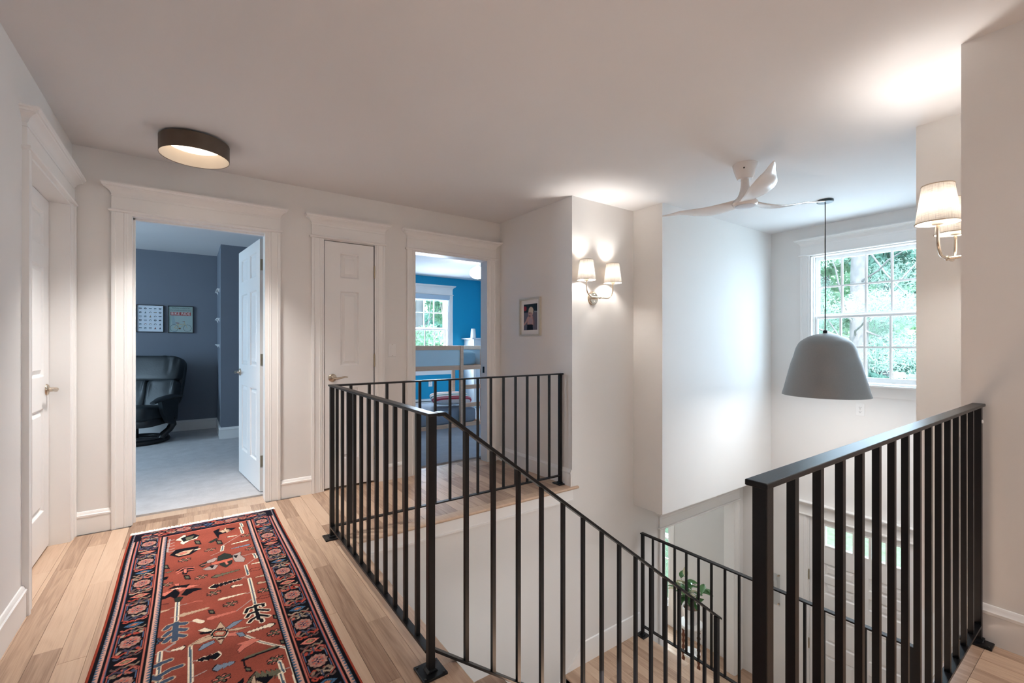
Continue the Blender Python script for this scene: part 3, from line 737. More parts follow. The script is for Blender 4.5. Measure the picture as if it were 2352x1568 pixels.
g = thing('guard_railing', 'L-shaped black steel guard rail along hall and gallery', 'railing', (LX, LY1, 0))
post(LX, LY1, 0, ZR - TRH, g); post(LX, LY0, 0, ZR - TRH, g); post(GX1, LY1, 0, ZR - TRH, g)
b = MB(); b.box(LX - TR, LX + TR, LY0 - .024, LY1 + TR, ZR - TRH, ZR); b.build('top_rail', M['black'], g, bevel=.002)
MB().box(LX + TR, GX1 + .026, LY1 - TR, LY1 + TR, ZR - TRH, ZR).build('top_rail', M['black'], g, bevel=.002)
MB().box(LX - BR, LX + BR, LY0 + PT, LY1 - PT, zb - BRH, zb).build('bottom_rail', M['black'], g)
MB().box(LX + PT, GX1 - PT, LY1 - BR, LY1 + BR, zb - BRH, zb).build('bottom_rail', M['black'], g)
n = 12
for i in range(1, n): bal(LX, LY0 + (LY1 - LY0) * i / n, zb, ZR - TRH, g)
n = 16
for i in range(1, n): bal(LX + (GX1 - LX) * i / n - .003, LY1, zb, ZR - TRH, g)

s = thing('stair_railing', 'black steel stair rail sloping down from the tall newel post', 'railing', (LX, LY0, 0))
SL = -.757; EX = 2.60
def slope_bar(x0, x1, zt0, th, hw, name, parent, lead=0):
    poly = [(x0, zt0), (x1, zt0 + SL * (x1 - x0)), (x1, zt0 + SL * (x1 - x0) - th), (x0, zt0 - th)]
    if lead: poly = [(x0 - lead, zt0), (x0, zt0), (x1, zt0 + SL * (x1 - x0)), (x1, zt0 + SL * (x1 - x0) - th), (x0 - .004, zt0 - th), (x0 - lead, zt0 - th)]
    return MB().prism(poly, 'y', LY0 - hw, LY0 + hw).build(name, M['black'], parent, bevel=.0015)
slope_bar(LX + .052, EX + .028, ZR, .0135, TR, 'top_rail', s, lead=.030)
zbs = .084
slope_bar(LX + PT, EX - PT, zbs, .0115, BR, 'bottom_rail', s)
zt = lambda q: ZR + SL * (q - LX - .052) - .0135
zq = lambda q: zbs + SL * (q - LX - PT)
for i in range(1, 15):
    q = LX + .025 + i * .1237; b_ = bal(q, LY0, zq(q) - .004, zt(q) + .004, s)
post(EX, LY0, ZL, zt(EX) + .004, s)

l = thing('landing_railing', 'black steel rail along the far edge of the stair landing', 'railing', (3.452, 2.75, ZL))
zlt = -.572; AX = 3.452
post(AX, 2.742, ZL, zlt - TRH, l); post(AX, .80, ZL, zlt - TRH, l)
MB().box(AX - TR, AX + TR, .764, 2.742 + PT + .004, zlt - TRH, zlt).build('top_rail', M['black'], l, bevel=.002)
MB().box(AX - BR, AX + BR, .80 + PT, 2.742 - PT, ZL + .085, ZL + .095).build('bottom_rail', M['black'], l)
for i in range(1, 17): bal(AX, 2.742 + (.80 - 2.742) * i / 17, ZL + .095, zlt - TRH, l)

NY = .398; NX0, NX1 = .832, 2.583
r_ = thing('near_railing', 'black steel guard rail in front of the foyer, ending at the right wall', 'railing', (NX0, NY, 0))
post(NX0, NY, 0, .955 - TRH, r_); pw = post(NX1, NY, 0, .955 - TRH, r_)
MB().box(NX0 - .026, NX1 + .026, NY - TR, NY + TR, .955 - TRH, .955).build('top_rail', M['black'], r_, bevel=.002)
MB().box(NX0 + PT, NX1 - PT, NY - BR, NY + BR, zb - BRH, zb).build('bottom_rail', M['black'], r_)
for i in range(1, 15): bal(NX0 + (NX1 - NX0) * i / 15, NY, zb, .955 - TRH, r_)
b = MB(); b.lathe([(.0001, 0), (.007, 0), (.006, -.003), (.0001, -.0035)], (NX1, NY - PT, .885), 12, 'y'); b.build('screw_cap', M['white_plastic'], r_)

# ------------------------------------------------------------------ lamps and fittings
def sgp(v, e): return math.copysign(abs(v) ** e, v)
def cushion(mb, c, sx, sy, sz, e1=.35, e2=.35, n=32, m=16, mtx=None, f=None):
    vs_, fs = [], []
    for i in range(m + 1):
        ph = -math.pi / 2 + math.pi * i / m
        for k in range(n):
            th = 2 * math.pi * k / n; q = max(math.cos(ph), 0) ** e1
            p = Vector((sx * q * sgp(math.cos(th), e2), sy * q * sgp(math.sin(th), e2), sz * sgp(math.sin(ph), e1)))
            if f: p = f(p)
            if mtx: p = mtx @ p
            vs_.append((p.x + c[0], p.y + c[1], p.z + c[2]))
    for i in range(m):
        for k in range(n): fs.append((i * n + k, i * n + (k + 1) % n, (i + 1) * n + (k + 1) % n, (i + 1) * n + k))
    fs += [tuple(range(n - 1, -1, -1)), tuple(range(m * n, m * n + n))]
    return mb.add(vs_, fs)
def ring(mb, r, z, t, c=(0, 0), n=40, k=8):
    vs_, fs = [], []
    for i in range(n):
        a = 2 * math.pi * i / n
        for j in range(k):
            b_ = 2 * math.pi * j / k; q = r + t * math.cos(b_)
            vs_.append((c[0] + q * math.cos(a), c[1] + q * math.sin(a), z + t * math.sin(b_)))
    for i in range(n):
        for j in range(k): fs.append((i * k + j, ((i + 1) % n) * k + j, ((i + 1) % n) * k + (j + 1) % k, i * k + (j + 1) % k))
    return mb.add(vs_, fs)
def cyl_uv(o, zscale=6.0):
    me = o.data; uv = me.uv_layers.new(name='uv')
    for p in me.polygons:
        a = [math.atan2(me.vertices[me.loops[li].vertex_index].co.y - p_c[1], me.vertices[me.loops[li].vertex_index].co.x - p_c[0]) / (2 * math.pi) for p_c in [o['axis']] for li in p.loop_indices]
        if max(a) - min(a) > .5: a = [q + 1 if q < 0 else q for q in a]
        for q, li in zip(a, p.loop_indices): uv.data[li].uv = (q * 3, me.vertices[me.loops[li].vertex_index].co.z * zscale)
    del o['axis']

def sconce(label, loc, rotz):
    t = thing('wall_sconce', label, 'wall lamp', loc, rotz)
    b = MB(); b.lathe([(.0001, 0), (.061, 0), (.061, -.006), (.055, -.012), (.050, -.013), (.046, -.020), (.0001, -.022)], (0, 0, 0), 36, 'y')
    plate = b.build('back_plate', M['nickel'], t, smooth=30, local=True)
    for q in (-.03, .03): MB().ball((0, -.023, q), .0055, n=10, m=6).build('screw', M['brass'], plate, smooth=60, local=True)
    b = MB(); b.tube([(0, -.018, 0), (0, -.088, -.002)], .0065, 10); b.ball((0, -.088, -.002), .011, n=14, m=8)
    b.build('stem', M['nickel'], t, smooth=50, local=True)
    for s in (-1, 1):
        pts = [(s * .159, -.088, .135), (s * .159, -.088, .075)]
        for i in range(1, 9):
            a = math.pi / 2 * i / 8; pts.append((s * (.159 - .075 * (1 - math.cos(a))), -.088, .075 - .077 * math.sin(a)))
        pts.append((0, -.088, -.002))
        arm = MB().tube(pts, .0062, 10).build('arm', M['nickel'], t, smooth=60, local=True)
        MB().lathe([(.0001, .128), (.019, .130), (.021, .134), (.021, .162), (.0001, .163)], (s * .159, -.088, 0), 20).build('socket', M['cream_in'], arm, smooth=30, local=True)
        MB().ball((s * .159, -.088, .215), .026, .026, .036, 14, 10).build('bulb', M['bulb'], arm, smooth=60, local=True)
        sh = MB().lathe([(.077, .136), (.0735, .165), (.066, .220), (.060, .265), (.055, .304)], (s * .159, -.088, 0), 48)
        sh.f = [f for f in sh.f if len(f) == 4]
        sh = sh.build('shade', M['linen'], t, smooth=60, local=True)
        sh['axis'] = (s * .159, -.088); cyl_uv(sh)
        tp = MB(); ring(tp, .0772, .137, .0026, (s * .159, -.088)); ring(tp, .0552, .303, .0022, (s * .159, -.088))
        tp.build('shade_trim', M['tape'], sh, smooth=60, local=True)
        sp = MB()
        for k in range(3):
            a = 2.1 * k + .4; sp.tube([(s * .159 + .02 * math.cos(a), -.088 + .02 * math.sin(a), .163), (s * .159 + .068 * math.cos(a), -.088 + .068 * math.sin(a), .20)], .0012, 5)
        sp.build('shade_spider', M['nickel'], sh, local=True)
    return t
sconce('lit two-arm wall lamp with linen shades beside the framed photo wall', (2.850, YS, 1.593), 0)
sconce('lit two-arm linen wall lamp half hidden by the near right wall', (2.850, YR, 1.593), math.pi)

# flush ceiling lamp
cx_, cy_ = .024, 3.378
ld_ = bpy.data.lights.new('lamp_and_fill_light', 'AREA'); ld_.shape = 'DISK'; ld_.size = .26; ld_.energy = 8; ld_.color = (1, .96, .91); ld_.spread = 1.55
lo_ = bpy.data.objects.new('lamp_and_fill_light', ld_); COL.objects.link(lo_); lo_.location = (cx_, cy_, 2.331)
t = thing('ceiling_lamp', 'lit round bronze flush ceiling lamp over the runner rug', 'ceiling lamp', (cx_, cy_, ZC))
MB().lathe([(.150, ZC), (.150, ZC - .012), (.178, ZC - .012), (.180, ZC - .014), (.180, 2.334), (.1785, 2.332), (.177, 2.334), (.177, ZC - .02), (.0001, ZC - .02)], (cx_, cy_, 0), 64).build('band', M['bronze'], t, smooth=30)
MB().lathe([(.1766, 2.3345), (.137, 2.402), (.137, 2.412), (.1766, 2.412)], (cx_, cy_, 0), 64, closed=True).build('inner_reflector', M['cream_in'], t, smooth=30)
MB().lathe([(.0001, 2.412), (.1365, 2.412), (.1365, 2.404), (.12, 2.4015), (.0001, 2.401)], (cx_, cy_, 0), 64).build('diffuser', M['disc'], t, smooth=30)

# bell pendant
px_, py_ = 4.48, 1.62
ld_ = bpy.data.lights.new('pendant_lamp_light', 'AREA'); ld_.shape = 'DISK'; ld_.size = .56; ld_.energy = 6; ld_.color = (1, .97, .94)
lo_ = bpy.data.objects.new('pendant_lamp_light', ld_); COL.objects.link(lo_); lo_.location = (px_, py_, .765)
t = thing('pendant_lamp', 'large grey bell-shaped pendant lamp hanging on a black cord', 'pendant lamp', (px_, py_, ZC))
pf = [(.325, .752), (.312, .80), (.297, .863), (.282, .925), (.269, .98), (.253, 1.04), (.235, 1.093), (.219, 1.155), (.194, 1.207), (.163, 1.235), (.126, 1.258), (.088, 1.274), (.045, 1.285), (.0001, 1.289)]
def smoothp(p, k=3):
    out = []
    for i in range(len(p) - 1):
        p0, p1, p2, p3 = p[max(i - 1, 0)], p[i], p[i + 1], p[min(i + 2, len(p) - 1)]
        for j in range(k):
            s_ = j / k
            out.append(tuple(.5 * (2 * p1[d] + (p2[d] - p0[d]) * s_ + (2 * p0[d] - 5 * p1[d] + 4 * p2[d] - p3[d]) * s_ ** 2 + (3 * p1[d] - p0[d] - 3 * p2[d] + p3[d]) * s_ ** 3) for d in (0, 1)))
    return out + [p[-1]]
pf = smoothp(pf, 3)
inn = [(max(r - .004, .0001), z - .004 * (1 if r < .2 else 0)) for r, z in reversed(pf)]
shade = MB().lathe(pf + inn[:-1] + [(.321, .752)], (px_, py_, 0), 72, closed=True).build('shade', M['pewter'], t, smooth=50)
MB().lathe([(.0001, 1.286), (.017, 1.286), (.017, 1.312), (.009, 1.318), (.0001, 1.318)], (px_, py_, 0), 20).build('cord_grip', M['black'], shade, smooth=40)
MB().tube([(px_, py_, 1.315), (px_ + .006, py_, 1.6), (px_ + .002, py_, 2.0), (px_, py_, 2.424)], .0042, 8).build('cord', M['cord'], t, smooth=60)
MB().tube([(px_ - .014, py_, 1.30), (px_ - .013, py_ + .004, 1.7), (px_ - .003, py_, 2.42)], .0009, 5).build('steel_wire', M['nickel'], t)
MB().lathe([(.0001, ZC), (.062, ZC), (.062, 2.424), (.058, 2.420), (.0001, 2.420)], (px_, py_, 0), 36).build('canopy', M['dark_green_metal'], t, smooth=30)
MB().ball((px_, py_, 1.02), .04, n=16, m=10).build('bulb', M['porcelain'], shade, smooth=60)
MB().lathe([(.0001, 1.283), (.025, 1.283), (.025, 1.06), (.0001, 1.06)], (px_, py_, 0), 20).build('socket', M['black'], shade, smooth=40)

# ceiling fan
fx, fy = 3.135, 1.62
t = thing('ceiling_fan', 'white three-blade ceiling fan in front of the bell pendant', 'ceiling fan', (fx, fy, ZC))
MB().lathe(smoothp([(.078, ZC), (.077, 2.425), (.066, 2.385), (.052, 2.345), (.046, 2.335)], 3) + [(.030, 2.334), (.0001, 2.334)], (fx, fy, 0), 48).build('canopy', M['fan'], t, smooth=35)
MB().ball((fx - .066, fy - .028, 2.395), .0055, n=10, m=6).build('screw', M['dark'], t, smooth=60)
MB().lathe(smoothp([(.026, 2.345), (.027, 2.30), (.032, 2.26), (.044, 2.225), (.062, 2.20), (.078, 2.182), (.082, 2.170), (.074, 2.156), (.066, 2.152)], 3) + [(.0001, 2.152)], (fx, fy, 0), 48).build('hub', M['fan'], t, smooth=50)
MB().lathe([(.0001, 2.153), (.063, 2.153), (.062, 2.147), (.045, 2.1425), (.0001, 2.141)], (fx, fy, 0), 40).build('lens', M['fan_lens'], t, smooth=40)
for deg in (9, 131, 256):
    a = math.radians(deg) - YAW; d_ = Vector((math.cos(a), math.sin(a), 0)); w_ = Vector((-d_.y, d_.x, 0))
    b = MB(); rows = []; NS = 22; NC = 8
    vs_, fs = [], []
    for i in range(NS + 1):
        s_ = i / NS; r = .03 + .60 * s_
        hw = .055 + .028 * math.sin(math.pi * min(s_ * 1.25, 1)) - .045 * max(0, s_ - .55) / .45
        if s_ > .93: hw *= math.sqrt(max(.04, 1 - ((s_ - .93) / .075) ** 2))
        tw = math.radians(15 * (1 - s_) + 6); zc_ = 2.183 - .022 * math.sin(math.pi * min(1, s_ * 1.4)) + .034 * s_ * s_; th_ = .010 * (1 - .6 * s_)
        for j in range(2 * NC):
            q = math.cos(2 * math.pi * j / (2 * NC)); hh = math.sin(2 * math.pi * j / (2 * NC))
            p = Vector((fx, fy, 0)) + d_ * r + w_ * (hw * q * math.cos(tw) + .02 * math.sin(math.pi * s_)) + Vector((0, 0, zc_ + hw * q * math.sin(tw) * .55 + th_ * hh))
            vs_.append(p)
    m_ = 2 * NC
    for i in range(NS):
        for j in range(m_): fs.append((i * m_ + j, i * m_ + (j + 1) % m_, (i + 1) * m_ + (j + 1) % m_, (i + 1) * m_ + j))
    fs += [tuple(range(m_)), tuple(range(NS * m_, NS * m_ + m_))]
    b.add(vs_, fs).build('blade', M['fan'], t, smooth=60)

# ------------------------------------------------------------------ switch, outlets
def plate(fr, u, z, w, h, name, label, cat, kind):
    t = thing(name, label, cat, fr((u, 0, z)))
    p = MB(fr).box(u - w / 2, u + w / 2, -.001, .005, z - h / 2, z + h / 2).build('cover_plate', M['white_plastic'], t, bevel=.0025)
    if kind == 'switch':
        MB(fr).prism([(u - .0165 + 0, .005), (u + .0165, .005), (u + .0165, .0062), (u - .0165, .0062)], 'z', z - .034, z + .034).build('rocker', M['white_plastic'], p, bevel=.001)
        zz = (-.048, .048)
    else:
        for q in (-.021, .021):
            MB(fr).box(u - .016, u + .016, .004, .0068, z + q - .0145, z + q + .0145).build('socket', M['white_plastic'], p, bevel=.002)
            sl = MB(fr); sl.box(u - .008, u - .0055, .0066, .0071, z + q - .002, z + q + .007).box(u + .0055, u + .008, .0066, .0071, z + q - .002, z + q + .007).box(u - .0025, u + .0025, .0066, .0071, z + q - .010, z + q - .005)
            sl.build('slot', M['dark'], p)
        zz = (0,)
    for q in zz: MB(fr).box(u - .003, u + .003, .0048, .0056, z + q - .003, z + q + .003).build('screw', M['tape'], p)
    return t
plate(f_back, 1.458, 1.142, .072, .118, 'light_switch', 'white rocker light switch between closet and bedroom door', 'light switch', 'switch')
plate(f_front, 1.64, .55, .075, .12, 'wall_outlet', 'white outlet on the foyer wall below the bell pendant', 'outlet', 'outlet')
plate(f_house, 3.60, .475, .075, .12, 'wall_outlet', 'white outlet low on the bright blue bedroom wall', 'outlet', 'outlet')

# ------------------------------------------------------------------ painting on fine meshes (flat prints and woven rug)
class Paint:
    """rows of dyed points over w x h metres; colours go into a mesh attribute"""
    def __init__(s, w, h, res, base):
        s.w, s.h, s.res = w, h, res; s.nx, s.ny = int(round(w / res)) + 1, int(round(h / res)) + 1
        s.a = np.empty((s.ny, s.nx, 3), np.float32); s.a[:] = base
        s.X, s.Y = np.meshgrid(np.linspace(0, w, s.nx), np.linspace(0, h, s.ny))
    def _bb(s, x0, x1, y0, y1):
        k = 1 / s.res
        return slice(max(0, int(y0 * k) - 1), max(0, min(s.ny, int(y1 * k) + 3))), slice(max(0, int(x0 * k) - 1), max(0, min(s.nx, int(x1 * k) + 3)))
    def poly(s, pts, col):
        xs = [p[0] for p in pts]; ys = [p[1] for p in pts]
        r, c = s._bb(min(xs), max(xs), min(ys), max(ys)); X, Y = s.X[r, c], s.Y[r, c]
        if X.size == 0: return
        ins = np.zeros(X.shape, bool); n = len(pts)
        for i in range(n):
            x0, y0 = pts[i]; x1, y1 = pts[(i + 1) % n]
            if y0 == y1: continue
            cnd = ((y0 > Y) != (y1 > Y)) & (X < (x1 - x0) * (Y - y0) / (y1 - y0) + x0); ins ^= cnd
        s.a[r, c][ins] = col
    def line(s, pts, wd, col):
        for (x0, y0), (x1, y1) in zip(pts, pts[1:]):
            h = wd / 2; r, c = s._bb(min(x0, x1) - h, max(x0, x1) + h, min(y0, y1) - h, max(y0, y1) + h); X, Y = s.X[r, c], s.Y[r, c]
            if X.size == 0: continue
            dx, dy = x1 - x0, y1 - y0; L = dx * dx + dy * dy + 1e-12
            t = np.clip(((X - x0) * dx + (Y - y0) * dy) / L, 0, 1)
            s.a[r, c][((X - x0 - t * dx) ** 2 + (Y - y0 - t * dy) ** 2) < h * h] = col
    def oval(s, x, y, rx, ry, col, rot=0):
        m = max(rx, ry); r, c = s._bb(x - m, x + m, y - m, y + m); X, Y = s.X[r, c] - x, s.Y[r, c] - y
        if X.size == 0: return
        U = X * math.cos(rot) + Y * math.sin(rot); V_ = -X * math.sin(rot) + Y * math.cos(rot)
        s.a[r, c][(U / rx) ** 2 + (V_ / ry) ** 2 < 1] = col
    def rect(s, x0, x1, y0, y1, col): s.a[(s.Y >= y0 - 1e-6) & (s.Y <= y1 + 1e-6) & (s.X >= x0 - 1e-6) & (s.X <= x1 + 1e-6)] = col
    def build(s, name, m, P, parent=None, z=None):
        """P maps (x, y arrays) to an (n, 3) array of world points"""
        co = P(s.X.ravel(), s.Y.ravel()).astype(np.float32)
        if parent is not None: co = co - np.array(parent.location, np.float32)
        nx, ny = s.nx, s.ny; i = (np.arange(ny - 1)[:, None] * nx + np.arange(nx - 1)[None, :]).ravel()
        f = np.stack([i, i + 1, i + nx + 1, i + nx], 1).astype(np.int32)
        me = bpy.data.meshes.new(name); me.vertices.add(len(co)); me.vertices.foreach_set('co', co.ravel())
        me.loops.add(f.size); me.loops.foreach_set('vertex_index', f.ravel())
        me.polygons.add(len(f)); me.polygons.foreach_set('loop_start', np.arange(0, f.size, 4, dtype=np.int32))
        me.update(); me.validate()
        at = me.attributes.new('dye', 'FLOAT_COLOR', 'POINT')
        at.data.foreach_set('color', np.concatenate([s.a.reshape(-1, 3), np.ones((nx * ny, 1), np.float32)], 1).ravel())
        me.materials.append(m); me.shade_smooth()
        o = bpy.data.objects.new(name, me); COL.objects.link(o)
        if parent is not None: o.parent = parent
        return o
L3 = lambda r, g, b: np.array(lin(r, g, b)[:3], np.float32)
M['print'] = attr_mat('printed_picture', .7)

# ------------------------------------------------------------------ framed photo on the short wall
def frame_on(fr, u0, u1, z0, z1, bar, depth, mfr, parent):
    b = MB(fr)
    b.box(u0, u1, .0, depth, z1 - bar, z1).box(u0, u1, .0, depth, z0, z0 + bar).box(u0, u0 + bar, .0, depth, z0 + bar, z1 - bar).box(u1 - bar, u1, .0, depth, z0 + bar, z1 - bar)
    return b.build('frame', mfr, parent, bevel=.001)
t = thing('framed_photo', 'small champagne-framed photo of a toddler on the short hall wall', 'picture', f_pict((3.20, 0, 1.275)))
frame_on(f_pict, 3.205, 3.52, 1.272, 1.628, .016, .024, M['champagne'], t)
MB(f_pict).box(3.22, 3.505, .002, .006, 1.287, 1.613).build('mat_board', M['mat_board'], t)
p = Paint(.205, .245, .0025, L3(104, 104, 120))
p.poly([(0, .17), (.205, .165), (.205, .245), (0, .245)], L3(24, 44, 56))
for q in range(7): p.line([(.06 + q * .022, .245), (.062 + q * .022, .18)], .005, L3(44, 66, 76))
p.oval(.185, .205, .025, .022, L3(150, 50, 66)); p.line([(.0, .168), (.04, .172)], .008, L3(150, 160, 170))
skin, skd, hair = L3(186, 150, 146), L3(128, 104, 112), L3(206, 192, 176)
p.poly([(.06, .05), (.15, .05), (.145, .12), (.12, .14), (.085, .14), (.055, .115)], skin)
p.line([(.14, .118), (.165, .08), (.195, .055)], .020, skin); p.line([(.06, .115), (.045, .07), (.05, .04)], .018, skd)
p.oval(.098, .165, .037, .040, skin); p.oval(.094, .182, .037, .034, hair); p.oval(.108, .150, .026, .022, skin)
p.oval(.118, .160, .007, .005, L3(40, 34, 40)); p.oval(.092, .158, .006, .004, L3(40, 34, 40)); p.oval(.112, .132, .014, .010, skd)
p.oval(.10, .085, .03, .03, L3(170, 150, 158)); p.poly([(.062, 0), (.158, 0), (.152, .055), (.068, .052)], L3(16, 26, 42))
for _ in range(2):
    p.a = (p.a + np.roll(p.a, 1, 0) + np.roll(p.a, -1, 0) + np.roll(p.a, 1, 1) + np.roll(p.a, -1, 1)) / 5
p.build('photo', M['print'], lambda X, Y: np.stack([np.full_like(X, XR - .0066), 3.26 + X, 1.327 + Y], 1), t)

# ------------------------------------------------------------------ three posters in the slate room
yW = YH
def poster(x0, x1, z0, z1, label, grp=None):
    t = thing('poster', label, 'poster', (x0, yW, z0))
    frame_on(f_house, x0, x1, z0, z1, .008, .022, M['black_wood'], t); return t
icons = poster(-.572, -.288, 1.352, 1.712, 'white poster with rows of tiny coloured icons on the slate wall')
p = Paint(.268, .344, .002, L3(214, 222, 232))
ink = [L3(26, 52, 64), L3(120, 50, 50), L3(44, 62, 84), L3(128, 112, 90), L3(20, 26, 40), L3(80, 110, 120)]
for r_i in range(6):
    for c_i in range(5):
        x, y = .032 + c_i * .051, .305 - r_i * .0515; k = ink[R.randrange(6)]; q = R.randrange(5)
        if q == 0: p.oval(x, y, .014, .011, k); p.oval(x, y, .006, .005, L3(190, 200, 210))
        elif q == 1: p.poly([(x - .014, y - .009), (x + .015, y - .005), (x + .008, y + .009), (x - .012, y + .006)], k)
        elif q == 2: p.poly([(x - .010, y - .012), (x + .010, y - .012), (x + .002, y + .015)], k)
        elif q == 3: p.line([(x - .012, y - .006), (x, y + .008), (x + .013, y - .002)], .006, k)
        else: p.rect(x - .015, x + .015, y - .005, y + .005, k)
        p.line([(x - .011, y - .019), (x + .011, y - .019)], .0025, L3(150, 160, 172))
p.build('print', M['print'], lambda X, Y: np.stack([-.564 + X, np.full_like(X, yW - .012), 1.36 + Y], 1), icons)
bike = poster(-.246, .036, 1.347, 1.712, 'pale green bicycle poster reading BIKE RIDE on the slate wall')
p = Paint(.266, .349, .002, L3(142, 168, 166))
p.poly([(0, 0), (.266, 0), (.266, .23), (.05, .23), (.02, .1)], L3(150, 174, 176)); p.poly([(.05, 0), (.09, .0), (.06, .23), (.03, .23)], L3(132, 160, 170))
for x in (.060, .206):
    p.oval(x, .058, .045, .047, L3(38, 60, 66)); p.oval(x, .058, .0415, .0435, L3(150, 174, 176))
    for a in range(8): p.line([(x, .058), (x + .041 * math.cos(a * .785), .058 + .043 * math.sin(a * .785))], .0012, L3(160, 180, 178))
fr_c = L3(170, 160, 120)
for ln in ([(.060, .058), (.118, .052), (.100, .112), (.060, .058)], [(.118, .052), (.178, .115), (.102, .106)], [(.206, .058), (.178, .118), (.172, .142)]): p.line(ln, .006, fr_c)
p.line([(.097, .112), (.096, .124)], .004, fr_c); p.line([(.080, .127), (.113, .126)], .008, L3(120, 40, 40)); p.line([(.155, .148), (.176, .150)], .006, L3(120, 62, 62)); p.oval(.121, .052, .013, .010, L3(100, 80, 60))
p.build('print', M['print'], lambda X, Y: np.stack([-.238 + X, np.full_like(X, yW - .012), 1.355 + Y], 1), bike)
MB(f_house).box(-.217, .007, .0122, .0132, 1.584, 1.630).build('banner', M['ink_red'], bike)
def text(body, size, x, z, m, parent, width=None, shear=0):
    c = bpy.data.curves.new('lettering', 'FONT'); c.body = body; c.size = size; c.align_x = 'CENTER'; c.align_y = 'CENTER'; c.extrude = .0003; c.resolution_u = 2; c.shear = shear
    c.materials.append(m)
    tmp = bpy.data.objects.new('lettering_curve', c); COL.objects.link(tmp)
    bpy.context.view_layer.update()
    me = bpy.data.meshes.new_from_object(tmp.evaluated_get(bpy.context.evaluated_depsgraph_get())); bpy.data.objects.remove(tmp)
    o = bpy.data.objects.new('lettering', me); COL.objects.link(o); o.parent = parent
    o.rotation_euler = (math.pi / 2, 0, 0); o.location = Vector((x, yW - .0138, z)) - parent.location
    if width:
        bpy.context.view_layer.update(); o.scale.x = width / max(o.dimensions.x, 1e-4)
    return o
text('BIKE RIDE', .050, -.105, 1.607, M['ink_white'], bike, .205)
text('Nothing compares to', .026, -.105, 1.684, M['ink_dark'], bike, .195, .25)
text('the simple pleasure of a', .025, -.105, 1.654, M['ink_dark'], bike, .225, .25)
for tt in (icons, bike): MB(f_house).box(tt.location.x + .008, tt.location.x + (.276 if tt is icons else .274), .0150, .0165, tt.location.z + .008, tt.location.z + .352).build('pane', glass('picture_glass', (1, 1, 1), .035), tt)
third = poster(-.905, -.588, 1.352, 1.712, 'dark-framed poster mostly hidden by the open door casing')
p = Paint(.301, .344, .004, L3(40, 52, 66)); p.oval(.15, .18, .08, .09, L3(80, 100, 116))
p.build('print', M['print'], lambda X, Y: np.stack([-.897 + X, np.full_like(X, yW - .012), 1.36 + Y], 1), third)

# little floating ledges on the side of the slate jut
for z, h in ((1.90, 'upper'), (1.52, 'middle'), (1.18, 'lower')):
    t = thing('wall_ledge', '%s of three small white ledges at the slate wall corner' % h, 'shelf', (.31, 7.1, z), group='white ledges beside the slate corner')
    MB().box(.278, .31, 6.95, 7.45, z, z + .012).build('board', M['white_paint'], t, bevel=.002)
    for yy in (7.0, 7.38): MB().prism([(.31, z), (.288, z), (.31, z - .035)], 'y', yy, yy + .012).build('bracket', M['white_paint'], t)

# ------------------------------------------------------------------ recliner
ch = thing('recliner', 'black leather swivel recliner on a round base before the slate wall', 'chair', (-.53, 7.05, .014), math.radians(-28))
TB = Matrix.Rotation(math.radians(-15), 4, 'X')
def crease(p):
    q = (.5 + .5 * math.tanh(p.z * 18)) if p.y < 0 else 0; p.y += .007 * q * (math.sin(p.x * 62 + p.z * 14) + .6 * math.sin(p.x * 97 - p.z * 21)); p.y += .22 * p.x * p.x; return p
b = MB(); cushion(b, (0, .30, .865), .335, .080, .165, .34, .28, 96, 24, TB, crease); hd = b.build('headrest', M['leather'], ch, smooth=70, local=True)
for s in (-1, 1):
    b = MB(); cushion(b, (s * .1665, .212, .540), .170, .078, .195, .32, .28, 72, 22, TB, lambda p, s=s: crease(Vector((p.x, p.y + .0, p.z)))); b.build('back_cushion', M['leather'], ch, smooth=70, local=True)
b = MB(); cushion(b, (0, .325, .70), .342, .040, .325, .35, .30, 40, 18, TB, lambda p: Vector((p.x, p.y + .22 * p.x * p.x, p.z))); b.build('back_shell', M['leather'], ch, smooth=70, local=True)
b = MB(); cushion(b, (0, -.08, .355), .335, .31, .10, .45, .32, 40, 16, Matrix.Rotation(math.radians(-6), 4, 'X')); b.build('seat', M['leather'], ch, smooth=70, local=True)
b = MB(); cushion(b, (0, -.03, .270), .335, .30, .06, .3, .25, 32, 10); b.build('seat_shell', M['black_wood'], ch, smooth=70, local=True)
for s in (-1, 1):
    pts = [(s * .385, -.34, .505), (s * .390, -.22, .535), (s * .392, -.05, .548), (s * .388, .10, .540), (s * .380, .20, .535)]
    arm = MB().tube(pts, [.030, .048, .052, .048, .034], 14, flat=.55).build('armrest', M['leather'], ch, smooth=70, local=True)
    MB().prism([(-.20, .53), (.12, .53), (.13, .40), (.11, .26), (.03, .21), (-.06, .24), (-.15, .36)], 'x', s * .372 - .022, s * .372 + .022).build('arm_support', M['leather'], arm, smooth=40, local=True)
    MB().tube([(s * .36, .05, .28), (s * .355, .085, .20), (s * .335, .05, .14), (s * .30, -.005, .095), (s * .282, -.015, .05)], [.030, .030, .027, .026, .030], 12, flat=1.5).build('leg', M['black_wood'], ch, smooth=60, local=True)
b = MB(); ring(b, .300, .028, .028, n=56, k=12); b.build('base_ring', M['black_wood'], ch, smooth=60, local=True)
b = MB(); b.tube([(0, -.02, .05), (0, -.02, .27)], .035, 16).box(-.29, .29, -.045, .005, .035, .06); b.build('column', M['black_wood'], ch, smooth=40, local=True)
MB().tube([(-.20, -.28, .262), (-.14, -.30, .262)], .006, 8).build('lever', M['nickel'], ch, local=True)

